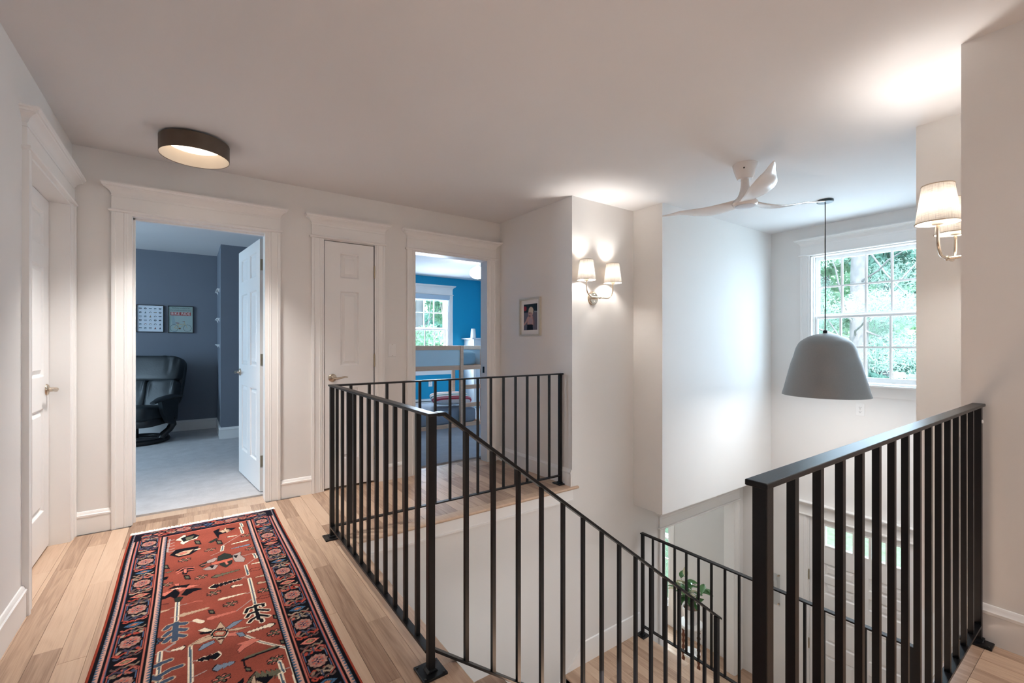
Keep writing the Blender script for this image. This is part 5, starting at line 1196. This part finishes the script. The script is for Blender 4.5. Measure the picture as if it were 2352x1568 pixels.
RUG = [("L",[(0.5763,2.7813),(0.5803,2.715)],0.0165,"i"),("L",[(0.5763,2.7813),(0.5803,2.715)],0.0065,"s"),("L",[(0.5691,2.7095),(0.5731,2.5896)],0.0165,"i"),("L",[(0.5691,2.7095),(0.5731,2.5896)],0.0065,"s"),("L",[(0.5731,2.5896),(0.4573,2.4593)],0.005,"g"),("L",[(0.459,2.4515),(0.4516,2.3833)],0.0165,"i"),("L",[(0.459,2.4515),(0.4516,2.3833)],0.0065,"s"),("L",[(0.4513,2.3772),(0.3967,2.3442)],0.005,"g"),("L",[(0.4943,2.2351),(0.5908,2.2427)],0.005,"g"),("L",[(0.5966,2.2324),(0.6002,2.1695)],0.0165,"i"),("L",[(0.5966,2.2324),(0.6002,2.1695)],0.0065,"s"),("L",[(0.6002,2.1695),(0.5431,2.1018)],0.005,"g"),("L",[(0.5431,2.1018),(0.5438,1.9816)],0.0165,"i"),("L",[(0.5431,2.1018),(0.5438,1.9816)],0.0065,"s"),("L",[(0.5438,1.9816),(0.5148,1.9606)],0.005,"g"),("L",[(0.5155,1.9684),(0.5448,1.9393)],0.005,"g"),("L",[(0.5455,1.9339),(0.5459,1.8131),(0.5437,1.6662)],0.0165,"i"),("L",[(0.5455,1.9339),(0.5459,1.8131),(0.5437,1.6662)],0.0065,"s"),("L",[(0.254,1.8924),(0.253,1.6987)],0.0165,"i"),("L",[(0.254,1.8924),(0.253,1.6987)],0.0065,"s"),("L",[(0.2547,1.8518),(0.2926,1.8447)],0.005,"g"),("L",[(0.2543,1.7511),(0.2327,1.7544)],0.005,"g"),("L",[(0.2549,1.8451),(0.2277,1.845)],0.005,"g"),("L",[(0.2933,1.67),(0.3196,1.6723)],0.005,"g"),("L",[(0.3196,1.6723),(0.3433,1.6402)],0.02,"i"),("L",[(0.252,1.5375),(0.2206,1.5106)],0.012,"g"),("L",[(0.2083,1.5051),(0.212,1.3131)],0.0165,"i"),("L",[(0.2083,1.5051),(0.212,1.3131)],0.0065,"s"),("L",[(0.2206,1.5106),(0.2405,1.4821)],0.005,"g"),("L",[(0.2066,1.4968),(0.1838,1.499)],0.005,"g"),("L",[(0.3029,1.4764),(0.3052,1.2468)],0.0165,"i"),("L",[(0.3029,1.4764),(0.3052,1.2468)],0.0065,"s"),("L",[(0.3029,1.4813),(0.3388,1.5063),(0.3618,1.5108)],0.016,"t"),("L",[(0.307,1.3704),(0.3259,1.366)],0.005,"g"),("L",[(0.3061,1.2693),(0.3515,1.2823)],0.005,"g"),("L",[(0.4868,1.4272),(0.5341,1.3469),(0.6086,1.2541)],0.013,"i"),("L",[(0.4868,1.4272),(0.5341,1.3469),(0.6086,1.2541)],0.004,"s"),("L",[(0.6126,1.2492),(0.6142,1.1564),(0.6105,1.0297)],0.0165,"i"),("L",[(0.6126,1.2492),(0.6142,1.1564),(0.6105,1.0297)],0.0065,"s"),("L",[(0.5886,1.1265),(0.6089,1.125)],0.005,"g"),("L",[(0.5368,1.7187),(0.469,1.6479)],0.005,"g"),("L",[(0.5519,1.7866),(0.5207,1.7869)],0.005,"g"),("L",[(0.5422,1.6513),(0.5431,1.5277)],0.024,"i"),("L",[(0.5445,1.6418),(0.5133,1.6419),(0.5027,1.6114)],0.024,"i"),("L",[(0.5434,1.595),(0.5139,1.5909),(0.5042,1.5697)],0.024,"i"),("L",[(0.5426,1.5522),(0.5194,1.5386),(0.5087,1.5226)],0.024,"i"),("L",[(0.5442,1.6499),(0.573,1.6426),(0.5721,1.6248)],0.024,"i"),("L",[(0.5444,1.6095),(0.5857,1.575)],0.024,"i"),("L",[(0.5428,1.5642),(0.5806,1.5251)],0.024,"i"),("L",[(0.5431,1.5277),(0.5531,1.5146),(0.5536,1.4965)],0.024,"i"),("L",[(0.5422,1.6513),(0.5431,1.5277)],0.014,"k"),("L",[(0.5445,1.6418),(0.5133,1.6419),(0.5027,1.6114)],0.014,"k"),("L",[(0.5434,1.595),(0.5139,1.5909),(0.5042,1.5697)],0.014,"k"),("L",[(0.5426,1.5522),(0.5194,1.5386),(0.5087,1.5226)],0.014,"k"),("L",[(0.5442,1.6499),(0.573,1.6426),(0.5721,1.6248)],0.014,"k"),("L",[(0.5444,1.6095),(0.5857,1.575)],0.014,"k"),("L",[(0.5428,1.5642),(0.5806,1.5251)],0.014,"k"),("L",[(0.5431,1.5277),(0.5531,1.5146),(0.5536,1.4965)],0.014,"k"),("L",[(0.253,1.6964),(0.2515,1.5581)],0.028,"t"),("L",[(0.2518,1.688),(0.2277,1.688),(0.2179,1.6693)],0.028,"t"),("L",[(0.252,1.6374),(0.2316,1.6354),(0.2198,1.6171)],0.028,"t"),("L",[(0.252,1.5942),(0.2309,1.5882),(0.2215,1.5693)],0.028,"t"),("L",[(0.2527,1.6873),(0.2863,1.6681)],0.028,"t"),("L",[(0.2528,1.6423),(0.2852,1.617)],0.028,"t"),("L",[(0.2528,1.5989),(0.2825,1.5694)],0.028,"t"),("L",[(0.253,1.6964),(0.2515,1.5581)],0.02,"b"),("L",[(0.2518,1.688),(0.2277,1.688),(0.2179,1.6693)],0.02,"b"),("L",[(0.252,1.6374),(0.2316,1.6354),(0.2198,1.6171)],0.02,"b"),("L",[(0.252,1.5942),(0.2309,1.5882),(0.2215,1.5693)],0.02,"b"),("L",[(0.2527,1.6873),(0.2863,1.6681)],0.02,"b"),("L",[(0.2528,1.6423),(0.2852,1.617)],0.02,"b"),("L",[(0.2528,1.5989),(0.2825,1.5694)],0.02,"b"),("L",[(0.2101,1.4173),(0.1723,1.4226)],0.026,"t"),("L",[(0.2097,1.4264),(0.2421,1.4283)],0.026,"t"),("L",[(0.2139,1.3309),(0.1652,1.3816)],0.026,"t"),("L",[(0.2131,1.3476),(0.2459,1.366),(0.2761,1.366)],0.026,"t"),("L",[(0.2245,1.3042),(0.2494,1.3096)],0.026,"t"),("L",[(0.1914,1.359),(0.1768,1.3492)],0.026,"t"),("L",[(0.2101,1.4173),(0.1723,1.4226)],0.018,"b"),("L",[(0.2097,1.4264),(0.2421,1.4283)],0.018,"b"),("L",[(0.2139,1.3309),(0.1652,1.3816)],0.018,"b"),("L",[(0.2131,1.3476),(0.2459,1.366),(0.2761,1.366)],0.018,"b"),("L",[(0.2245,1.3042),(0.2494,1.3096)],0.018,"b"),("L",[(0.1914,1.359),(0.1768,1.3492)],0.018,"b"),("L",[(0.1584,2.7422),(0.1814,2.7398),(0.2051,2.7182),(0.2248,2.7277)],0.007,"g"),("L",[(0.1606,2.6905),(0.1832,2.6879),(0.2066,2.6667),(0.226,2.6757)],0.007,"g"),("L",[(0.1625,2.6448),(0.1849,2.6421),(0.2079,2.6213),(0.227,2.6298)],0.007,"g"),("L",[(0.1645,2.596),(0.1866,2.5931),(0.2093,2.5726),(0.2282,2.5807)],0.007,"g"),("L",[(0.1662,2.5571),(0.188,2.554),(0.2104,2.5339),(0.229,2.5416)],0.007,"g"),("L",[(0.2043,2.747),(0.1975,2.5472)],0.008,"g"),("L",[(0.1956,2.5486),(0.1674,2.5274)],0.005,"g"),("L",[(0.1651,2.5393),(0.1652,2.5088)],0.0165,"i"),("L",[(0.1651,2.5393),(0.1652,2.5088)],0.0065,"s"),("L",[(0.1719,2.4644),(0.1717,2.4259)],0.0165,"i"),("L",[(0.1719,2.4644),(0.1717,2.4259)],0.0065,"s"),("G",[(0.1689,1.957),(0.1974,1.9952),(0.2252,2.019),(0.2378,2.0398),(0.2602,1.9794),(0.2457,1.9258),(0.2266,1.9674),(0.2041,1.9554)],0,"k"),("G",[(0.2685,1.9518),(0.2866,1.9975),(0.3246,1.9856),(0.3488,1.9578),(0.3135,1.9561),(0.287,1.9315)],0,"k"),("G",[(0.176,2.0176),(0.238,2.0321),(0.2254,2.0115),(0.203,1.9842)],0,"p"),("G",[(0.2365,2.0944),(0.2585,2.0867),(0.2539,2.0358),(0.2864,2.0434),(0.3414,2.009),(0.2974,2.0049),(0.26,1.9942)],0,"p"),("G",[(0.2137,2.0494),(0.2372,2.0676),(0.2863,2.0481),(0.3001,2.0492),(0.2865,2.0203),(0.2538,2.0466)],0,"k"),("G",[(0.2415,1.9288),(0.2557,1.9397),(0.274,1.9266),(0.2617,1.8869),(0.2464,1.8938)],0,"d"),("L",[(0.2299,2.0379),(0.2594,2.032)],0.006,"i"),("G",[(0.2318,2.7109),(0.2682,2.7692),(0.2819,2.7717),(0.2789,2.713),(0.3028,2.7201),(0.348,2.7247),(0.3369,2.6669),(0.3028,2.6604),(0.2697,2.6151),(0.2561,2.6474),(0.2624,2.6775)],0,"i"),("G",[(0.2584,2.7275),(0.3203,2.7619),(0.3478,2.7125),(0.3164,2.6744),(0.2726,2.6586)],0,"k"),("G",[(0.2822,2.7226),(0.3236,2.7298),(0.313,2.6768),(0.2825,2.6749)],0,"o"),("G",[(0.2118,2.4857),(0.2384,2.5498),(0.2898,2.5456),(0.3421,2.5302),(0.3349,2.4706),(0.3028,2.4311),(0.2531,2.4263)],0,"k"),("G",[(0.2335,2.4804),(0.2708,2.5056),(0.319,2.5032),(0.2965,2.4458),(0.2528,2.4425)],0,"t"),("G",[(0.246,2.4818),(0.2773,2.4905),(0.2901,2.4773),(0.265,2.458)],0,"p"),("L",[(0.3254,2.488),(0.3481,2.4889)],0.01,"i"),("G",[(0.4231,2.7344),(0.4572,2.7624),(0.4468,2.692),(0.4896,2.7394),(0.5443,2.7137),(0.5003,2.6668),(0.4488,2.6531),(0.4428,2.5964)],0,"k"),("G",[(0.4514,2.7143),(0.4924,2.7241),(0.5096,2.6988),(0.4714,2.6745)],0,"t"),("G",[(0.4775,2.7217),(0.4905,2.7573),(0.4939,2.6841),(0.5164,2.6888),(0.4925,2.6595)],0,"t"),("G",[(0.3931,2.5614),(0.4325,2.6037),(0.442,2.5779),(0.4028,2.5431)],0,"d"),("G",[(0.4306,2.31),(0.4613,2.3389),(0.4886,2.299),(0.4949,2.2445),(0.4835,2.1664),(0.457,2.1394),(0.4345,2.1827),(0.4248,2.2458)],0,"d"),("G",[(0.3934,2.2398),(0.4984,2.2479),(0.4995,2.2158),(0.3986,2.2083)],0,"r"),("G",[(0.376,2.2805),(0.4143,2.3018),(0.4263,2.2834),(0.4062,2.2496),(0.3753,2.2527)],0,"g"),("G",[(0.4974,2.2826),(0.5389,2.3045),(0.5319,2.2581),(0.5499,2.1955),(0.5399,2.1544),(0.5034,2.1804),(0.4967,2.2236)],0,"g"),("G",[(0.4999,2.2708),(0.5193,2.267),(0.5104,2.2334)],0,"k"),("G",[(0.3557,2.1846),(0.4049,2.213),(0.4255,2.1891),(0.4086,2.147),(0.3731,2.1634)],0,"g"),("G",[(0.3417,2.2487),(0.3696,2.2699),(0.3814,2.2484),(0.3562,2.2111)],0,"d"),("G",[(0.3864,2.2078),(0.4076,2.2019),(0.3974,2.1728)],0,"k"),("L",[(0.4609,2.2107),(0.4652,2.1757)],0.01,"p"),("L",[(0.3537,2.2402),(0.3751,2.2435)],0.008,"p"),("G",[(0.2415,2.2482),(0.2732,2.2702),(0.3147,2.2497),(0.3175,2.203),(0.2912,2.2042),(0.2856,2.1738),(0.2712,2.184),(0.2707,2.2239)],0,"k"),("L",[(0.2448,2.2285),(0.2733,2.2611),(0.3176,2.2385)],0.008,"p"),("L",[(0.2481,2.2055),(0.2794,2.2301),(0.3175,2.2118)],0.007,"p"),("G",[(0.2746,2.2423),(0.2881,2.2416),(0.2855,2.1909),(0.2768,2.1919)],0,"p"),("G",[(0.4077,1.5945),(0.424,1.5316),(0.4156,1.4621),(0.402,1.4207),(0.384,1.4845),(0.3887,1.5456)],0,"t"),("G",[(0.3073,1.4881),(0.3388,1.5063),(0.3848,1.505),(0.3793,1.4826),(0.3338,1.4743)],0,"t"),("G",[(0.4229,1.5103),(0.4567,1.5083),(0.5094,1.4877),(0.4648,1.4859)],0,"t"),("G",[(0.4218,1.4894),(0.4641,1.4756),(0.4573,1.4482),(0.4252,1.4657)],0,"p"),("G",[(0.4564,1.4702),(0.4775,1.4606),(0.4868,1.4272),(0.4681,1.4331)],0,"q"),("G",[(0.3288,1.4336),(0.3447,1.4615),(0.3788,1.4675),(0.3827,1.4495),(0.3508,1.4325),(0.3331,1.4249)],0,"q"),("G",[(0.424,1.5316),(0.4529,1.5623),(0.4881,1.5608),(0.4609,1.5336),(0.4354,1.5179)],0,"q"),("G",[(0.3283,1.5776),(0.3518,1.5851),(0.3792,1.5468),(0.358,1.5456)],0,"i"),("G",[(0.3349,1.5566),(0.3765,1.5378),(0.3785,1.5256),(0.3394,1.5427)],0,"k"),("G",[(0.3715,1.5252),(0.384,1.5489),(0.4261,1.5245),(0.4312,1.4881),(0.4178,1.4605),(0.3771,1.4842)],0,"i"),("G",[(0.3751,1.5226),(0.3862,1.5419),(0.4234,1.5187),(0.4266,1.4913),(0.416,1.4691),(0.3796,1.4908)],0,"d"),("G",[(0.3787,1.519),(0.3886,1.5325),(0.4197,1.5136),(0.423,1.495),(0.4145,1.4775),(0.3826,1.496)],0,"r"),("G",[(0.3861,1.5148),(0.3948,1.5194),(0.4142,1.5078),(0.4165,1.4975),(0.4098,1.4872),(0.3892,1.4987)],0,"t"),("L",[(0.3976,1.5415),(0.4118,1.538)],0.012,"n"),("L",[(0.3966,1.4641),(0.4104,1.4606)],0.012,"n"),("F",[(0.5877,1.3822)],0,"o"),("F",[(0.5654,1.2019)],0,"o"),("F",[(0.5937,1.7717)],0,"o"),("F",[(0.3944,1.8811)],0,"o"),("F",[(0.3483,2.0955)],0,"o"),("F",[(0.4517,1.7289)],0,"o"),("F",[(0.2038,2.1068)],0,"o"),("F",[(0.5868,2.5425)],0,"o"),("F",[(0.5895,2.3215)],0,"o"),("F",[(0.2783,2.3693)],0,"o"),("F",[(0.3931,1.2034)],0,"o"),("F",[(0.3962,2.4376)],0,"o"),("F",[(0.1865,1.5921)],0,"b"),("A",[(0.5944,1.4501),(0.4934,1.4471)],(0.02,6,"k"),"i"),("A",[(0.594,2.4604),(0.5014,2.4503)],(0.015,4,"k"),"i"),("A",[(0.4882,2.5833),(0.5418,2.5746)],(0.012,3,"k"),"i"),("A",[(0.6189,2.0982),(0.5687,2.1021)],(0.014,3,"k"),"i"),("A",[(0.4117,1.8008),(0.5168,1.794)],(0.012,5,"t"),"i"),("A",[(0.5941,2.3844),(0.497,2.3809)],(0.013,4,"k"),"q"),("A",[(0.3937,2.0583),(0.5128,2.0676)],(0.022,5,"k"),"o"),("A",[(0.3721,1.2762),(0.4383,1.2753)],(0.026,3,"k"),"q"),("A",[(0.6213,1.9265),(0.5705,1.9293)],(0.014,3,"k"),"t"),("A",[(0.4667,1.8997),(0.513,1.8868)],(0.016,3,"k"),"i"),("A",[(0.2639,1.7504),(0.3707,1.7498)],(0.017,7,"t"),"t"),("A",[(0.1608,1.8359),(0.2231,1.8355)],(0.013,4,"t"),"t"),("A",[(0.3655,1.6516),(0.4675,1.6489)],(0.015,5,"p"),"p"),("A",[(0.2854,1.4839),(0.2424,1.4903)],(0.016,3,"k"),"i"),("A",[(0.1614,1.5012),(0.1888,1.4973)],(0.015,3,"k"),"t"),("A",[(0.3966,1.3523),(0.3259,1.366)],(0.03,3,"i"),"k"),("A",[(0.4723,1.139),(0.5874,1.1188)],(0.05,6,"k"),"o"),("A",[(0.5284,1.1071),(0.4677,1.1344)],(0.03,3,"k"),"o"),("A",[(0.5743,1.862),(0.6149,1.849)],(0.014,2,"k"),"t"),("A",[(0.3789,1.947),(0.5145,1.9559)],(0.03,6,"i"),"k"),("G",[(0.4505,1.3863),(0.4856,1.3865),(0.5053,1.3931),(0.534,1.3675),(0.5065,1.3564),(0.4746,1.3396),(0.4572,1.3214),(0.4522,1.3459),(0.4703,1.3722)],0,"p"),("L",[(0.4664,1.2687),(0.4938,1.2739),(0.583,1.2772)],0.017,"k"),("L",[(0.4739,1.2788),(0.5814,1.2832)],0.01,"o"),("L",[(0.4664,1.2687),(0.4658,1.2354),(0.4747,1.2118)],0.006,"k"),("G",[(0.5968,1.3187),(0.6129,1.3072),(0.6151,1.2772),(0.5983,1.2891)],0,"k"),("G",[(0.5995,1.3106),(0.6107,1.3026),(0.612,1.2854),(0.6009,1.2933)],0,"o"),("G",[(0.5985,1.5234),(0.6161,1.5109),(0.6185,1.4752),(0.6001,1.4883)],0,"k"),("G",[(0.6015,1.5139),(0.6137,1.5052),(0.6151,1.4849),(0.603,1.4935)],0,"o"),("G",[(0.4672,1.2206),(0.4819,1.2101),(0.4855,1.1837),(0.4701,1.1946)],0,"k"),("G",[(0.47,1.2134),(0.4802,1.2061),(0.4823,1.191),(0.4722,1.1982)],0,"o"),("G",[(0.3681,1.731),(0.3861,1.7183),(0.3917,1.6791),(0.3731,1.6923)],0,"k"),("G",[(0.3719,1.7207),(0.3843,1.7119),(0.3876,1.6895),(0.3753,1.6982)],0,"o"),("G",[(0.1646,1.7205),(0.1814,1.7086),(0.1895,1.6719),(0.172,1.6844)],0,"k"),("G",[(0.1687,1.7109),(0.1804,1.7026),(0.185,1.6817),(0.1735,1.6899)],0,"o"),("G",[(0.2753,2.1675),(0.296,2.1528),(0.304,2.1008),(0.2825,2.116)],0,"k"),("G",[(0.28,2.1541),(0.2943,2.144),(0.2989,2.1142),(0.2847,2.1243)],0,"o"),("G",[(0.3237,2.6432),(0.348,2.6259),(0.3565,2.5557),(0.3313,2.5736)],0,"k"),("G",[(0.329,2.6255),(0.3458,2.6135),(0.3507,2.5733),(0.3341,2.5852)],0,"o"),("G",[(0.4298,2.5678),(0.4541,2.5505),(0.4604,2.4817),(0.4353,2.4996)],0,"k"),("G",[(0.4346,2.5504),(0.4514,2.5384),(0.4551,2.4991),(0.4385,2.5109)],0,"o"),("G",[(0.1816,2.37),(0.2032,2.3546),(0.2132,2.2967),(0.1908,2.3126)],0,"k"),("G",[(0.1868,2.3552),(0.2018,2.3446),(0.2075,2.3114),(0.1927,2.322)],0,"o"),("G",[(0.1894,2.2003),(0.2088,2.1997),(0.2069,2.1747),(0.196,2.171)],0,"k"),("G",[(0.1928,2.2568),(0.2325,2.2634),(0.2102,2.2445)],0,"o"),("G",[(0.163,2.4225),(0.1869,2.415),(0.182,2.3902)],0,"n"),("L",[(0.5503,2.0198),(0.5651,2.0446),(0.6151,2.036),(0.5958,2.005),(0.5562,2.0157)],0.004,"n"),("L",[(0.5576,1.7039),(0.5709,1.7225),(0.6154,1.7123),(0.5982,1.689),(0.5628,1.7002)],0.004,"n"),("L",[(0.1611,1.9184),(0.2186,1.8974)],0.005,"n"),("L",[(0.2926,1.8447),(0.3286,1.8461),(0.3493,1.8315)],0.005,"p")]

# ------------------------------------------------------------------ runner rug
RX0, RY0, RW, RH = -.303, .70, .802, 2.955
rug = thing('runner_rug', 'red patterned wool runner rug with navy border and white fringe', 'rug', (RX0, RY0, 0))
p = Paint(RW, RH, .003, L3(150, 76, 62))
CR = dict(i=(236, 220, 196), k=(14, 15, 24), o=(104, 102, 84), g=(168, 152, 146), s=(78, 98, 114), b=(66, 82, 104), p=(206, 120, 104), t=(196, 168, 142), q=(122, 138, 156), d=(44, 50, 46), r=(196, 104, 84), n=(66, 30, 30))
CR = {k: L3(*v) for k, v in CR.items()}
# abrash: the dye changes in bands along the rug
rg = np.random.default_rng(5)
ab = np.interp(np.linspace(0, RH, p.ny), np.linspace(0, RH, 26), rg.uniform(.84, 1.12, 26))[:, None, None]
p.a *= ab
blo = rg.uniform(.82, 1.16, (40, 12)); yi = np.linspace(0, 38.99, p.ny); xi = np.linspace(0, 10.99, p.nx); y0_, x0_ = yi.astype(int)[:, None], xi.astype(int)[None, :]; fy_, fx_ = (yi % 1)[:, None], (xi % 1)[None, :]
p.a *= ((blo[y0_, x0_] * (1 - fx_) + blo[y0_, x0_ + 1] * fx_) * (1 - fy_) + (blo[y0_ + 1, x0_] * (1 - fx_) + blo[y0_ + 1, x0_ + 1] * fx_) * fy_)[:, :, None].astype(np.float32)
FX0, FX1, FY1 = .186, .628, RH - .150
def flower(x, y, c):
    for k in range(8):
        a = k * math.pi / 4 + .39; L_ = .025
        p.line([(x + .007 * math.cos(a), y + .007 * math.sin(a)), (x + L_ * math.cos(a), y + L_ * .8 * math.sin(a))], .0135, CR['k'])
    for k in range(8):
        a = k * math.pi / 4 + .39
        p.line([(x + .010 * math.cos(a), y + .010 * math.sin(a)), (x + .023 * math.cos(a), y + .018 * math.sin(a))], .0075, CR['b' if c == 'b' else ('p' if k % 2 else 'o')])
    p.oval(x, y, .010, .012, CR['k']); p.oval(x, y, .0075, .0095, CR['b' if c == 'b' else 'o']); p.oval(x, y, .004, .003, CR['r'])
def serrated(q, w, n, line, col):
    (x0, y0), (x1, y1) = q; d = Vector((x1 - x0, y1 - y0)); L_ = d.length; d.normalize(); nn = Vector((-d.y, d.x)); A_ = Vector((x0, y0))
    def outline(g):
        l_, r_ = [], []
        for i in range(n):
            a, b_ = L_ * (.18 + .82 * i / n), L_ * (.18 + .82 * (i + 1) / n); ww = w * (1 - .55 * i / n) + g
            l_ += [A_ + d * (a - g) + nn * ww, A_ + d * b_ + nn * (ww * .35)]; r_ += [A_ + d * (a - g) - nn * ww, A_ + d * b_ - nn * (ww * .35)]
        return [(v.x, v.y) for v in [A_ - d * g + nn * (.004 + g)] + l_ + [A_ + d * (L_ + g)] + r_[::-1] + [A_ - d * g - nn * (.004 + g)]]
    p.poly(outline(.0035), CR[line]); p.poly(outline(0), CR[col])
def motif(m, dy=0.0):
    k, pts, w, c = m; pts = [(a, b_ + dy) for a, b_ in pts]
    if k == 'L': p.line(pts, w, CR[c])
    elif k == 'G':
        p.line(pts + pts[:1], .0045, CR['k' if c not in 'pt' else 'n']) ; p.poly(pts, CR[c])
    elif k == 'F': flower(pts[0][0], pts[0][1], c)
    elif k == 'A': serrated(pts, w[0] * .8, w[1], w[2], c)
for m in RUG: motif(m)
for m in RUG:
    if m[1][0][1] > 1.9: motif(m, -1.60)                        # the pattern goes on towards the viewer
# borders
def stripe(x0, x1, c): p.rect(x0, x1, 0, RH, L3(*c))
for sgn in (0, 1):
    X = lambda a: a if not sgn else RW - a
    def st(a, b_, c): stripe(min(X(a), X(b_)), max(X(a), X(b_)), c)
    st(0, .012, (158, 66, 48)); st(.012, .023, (14, 14, 22)); st(.023, .037, (208, 158, 142)); st(.037, .048, (14, 14, 22)); st(.048, .0525, (190, 104, 92)); st(.0525, .0555, (88, 102, 130))
    st(.0555, .156, (12, 12, 20)); st(.156, .160, (190, 108, 94)); st(.160, .169, (14, 14, 22)); st(.169, .1865, (212, 162, 146)); st(.1865, .194, (14, 14, 22))
    for a, b_, dr in ((.023, .037, 1), (.169, .1865, -1)):
        n = int(RH / .0165)
        for i in range(n):
            y = i * .0165
            if dr > 0: p.poly([(X(a), y), (X(a + .011), y + .008), (X(a), y + .0165)], L3(74, 98, 118))
            else: p.poly([(X(b_), y), (X(b_ - .013), y + .008), (X(b_), y + .0165)], L3(64, 96, 120))
# end border
E0 = RH - .150
p.rect(.024, RW - .024, RH - .012, RH, L3(16, 16, 26)); p.rect(.03, RW - .03, E0 + .012, RH - .010, L3(18, 16, 28)); p.rect(.17, RW - .17, E0, E0 + .008, L3(196, 112, 98)); p.rect(.17, RW - .17, E0 + .008, E0 + .014, L3(14, 14, 22))
rb = random.Random(11)
VC = [L3(138, 118, 102), L3(186, 104, 90), L3(176, 72, 58), L3(70, 76, 96), L3(172, 152, 132), L3(98, 78, 76), L3(74, 66, 86)]
def medallion(x, y, rx, ry):
    p.oval(x, y, rx * 1.22, ry * 1.26, L3(14, 14, 22))
    for k in range(12):
        a = k * math.pi / 6; p.oval(x + rx * .82 * math.cos(a), y + ry * .82 * math.sin(a), rx * .27, ry * .27, L3(178, 138, 124) if k % 2 else L3(152, 112, 104))
    p.oval(x, y, rx * .85, ry * .85, L3(174, 126, 114))
    for k in range(12):
        a = k * math.pi / 6; p.oval(x + rx * .55 * math.cos(a), y + ry * .55 * math.sin(a), rx * .15, ry * .15, L3(192, 96, 80) if k % 2 else L3(126, 98, 100))
    p.line([(x - rx * .3, y), (x + rx * .3, y)], ry * .18, L3(24, 30, 60)); p.line([(x, y - ry * .3), (x, y + ry * .3)], rx * .22, L3(24, 30, 60)); p.oval(x, y, rx * .1, ry * .1, L3(196, 140, 128))
def scroll(x, y, s, c, mir, wd=.0075):
    pts = [(x + mir * s * q[0], y + s * q[1]) for q in ((-.9, -.1), (-.5, .35), (0, .15), (.35, -.2), (.75, .0), (.95, .4))]
    p.line(pts, wd + .003, L3(14, 14, 22)); p.line(pts, wd, c)
PIT = .2725
for side, y_first in ((0, 3.44 - RY0), (1, 3.44 - RY0)):
    xc = .1065 if side == 0 else RW - .1065; mir = 1 if side == 0 else -1
    y = y_first + .0
    k = 0
    while y > -.2:
        yd = y - PIT / 2; blue = (k + side) % 2
        # bracket lines that lead from cartouche to cartouche
        for sg in (-1, 1):
            xx = xc + sg * .044
            p.line([(xx, y - .075), (xx, y + .075)], .0045, L3(180, 92, 82)); p.line([(xx - sg * .006, y - .070), (xx - sg * .006, y + .070)], .003, L3(92, 112, 146))
            for up in (-1, 1): p.line([(xx, y + up * .075), (xc + sg * .012, y + up * .105)], .005, L3(198, 92, 78))
        for up in (-1, 1):
            for sg in (-1, 1):
                scroll(xc + sg * .012, y + up * .058, .026, VC[rb.randrange(7)], sg * up, .009)
                scroll(xc + sg * .016, y + up * .078, .022, VC[rb.randrange(7)], -sg * up, .008)
                scroll(xc + sg * .020, y + up * .102, .020, VC[rb.randrange(7)], sg, .008)
                p.oval(xc + sg * .029, y + up * .062, .006, .011, VC[rb.randrange(7)], .4 * sg)
            p.line([(xc, y + up * .064), (xc, y + up * .088)], .008, VC[3])
        medallion(xc, y, .032, .036)
        c1, c2 = ((70, 104, 134), (186, 112, 84)) if blue else ((216, 128, 112), (150, 130, 100))
        dm = lambda s_: [(xc - .036 * s_, yd), (xc - .012 * s_, yd + .016 * s_), (xc, yd + .020 * s_), (xc + .014 * s_, yd + .014 * s_), (xc + .036 * s_, yd), (xc + .012 * s_, yd - .016 * s_), (xc, yd - .020 * s_), (xc - .014 * s_, yd - .014 * s_)]
        p.poly(dm(1.22), L3(14, 14, 22)); p.poly(dm(1), L3(*c1)); p.poly(dm(.55), L3(14, 14, 22)); p.poly(dm(.45), L3(*c2))
        y -= PIT; k += 1
for k, x in enumerate((.145, .27, .40, .53, .655)):
    ye = RH - .068
    for sg in (-1, 1):
        for up in (-1, 1):
            scroll(x + sg * .045, ye + up * .026, .026, VC[rb.randrange(7)], sg, .009); scroll(x + sg * .06, ye + up * .008, .022, VC[rb.randrange(7)], -sg, .008); scroll(x + sg * .02, ye + up * .042, .02, VC[rb.randrange(7)], sg * up, .008)
    if k % 2: medallion(x, ye, .036, .030)
    else:
        q = lambda s_: [(x - .030 * s_, ye), (x, ye + .022 * s_), (x + .030 * s_, ye), (x, ye - .022 * s_)]
        p.poly(q(1.2), L3(14, 14, 22)); p.poly(q(1), L3(84, 104, 140) if k == 2 else L3(206, 120, 104)); p.poly(q(.45), L3(30, 30, 50))
p.line([(.03, RH - .012), (RW - .03, RH - .012)], .005, L3(170, 100, 120))
# knots: every point keeps a little unevenness of its own
p.a *= rg.uniform(.86, 1.10, (p.ny, p.nx, 1)).astype(np.float32)
def rug_pt(X, Y):
    edge = np.minimum(np.minimum(X, RW - X), np.minimum(Y, RH - Y)); z = .0085 * np.clip(edge / .006, 0, 1) + .0012 * np.sin(X * 9 + Y * 3.1) * np.sin(Y * 5.3) * np.clip(edge / .05, 0, 1) + .0006
    wob = .004 * np.sin(Y * 4.1) * (np.abs(X / RW - .5) * 2)
    return np.stack([RX0 + X + wob, RY0 + Y, z], 1)
M['rug'] = attr_mat('wool_rug_pile', .95, .55, 420, .1)
p.build('pile', M['rug'], rug_pt, rug)
b = MB()
for yb, dr in ((RY0 + RH, 1), (RY0, -1)):
    for i in range(190):
        x = RX0 + .004 + (RW - .008) * i / 189 + R.uniform(-.002, .002); ln = R.uniform(.030, .050); dx = R.uniform(-.012, .012)
        b.tube([(x, yb - dr * .004, .0045), (x + dx * .4, yb + dr * ln * .5, .0065 + R.uniform(0, .003)), (x + dx, yb + dr * ln, .0032)], [.0042, .0046, .0025], 5)
f_ = b.build('fringe', M['fringe'], rug, smooth=60); f_['kind'] = 'stuff'
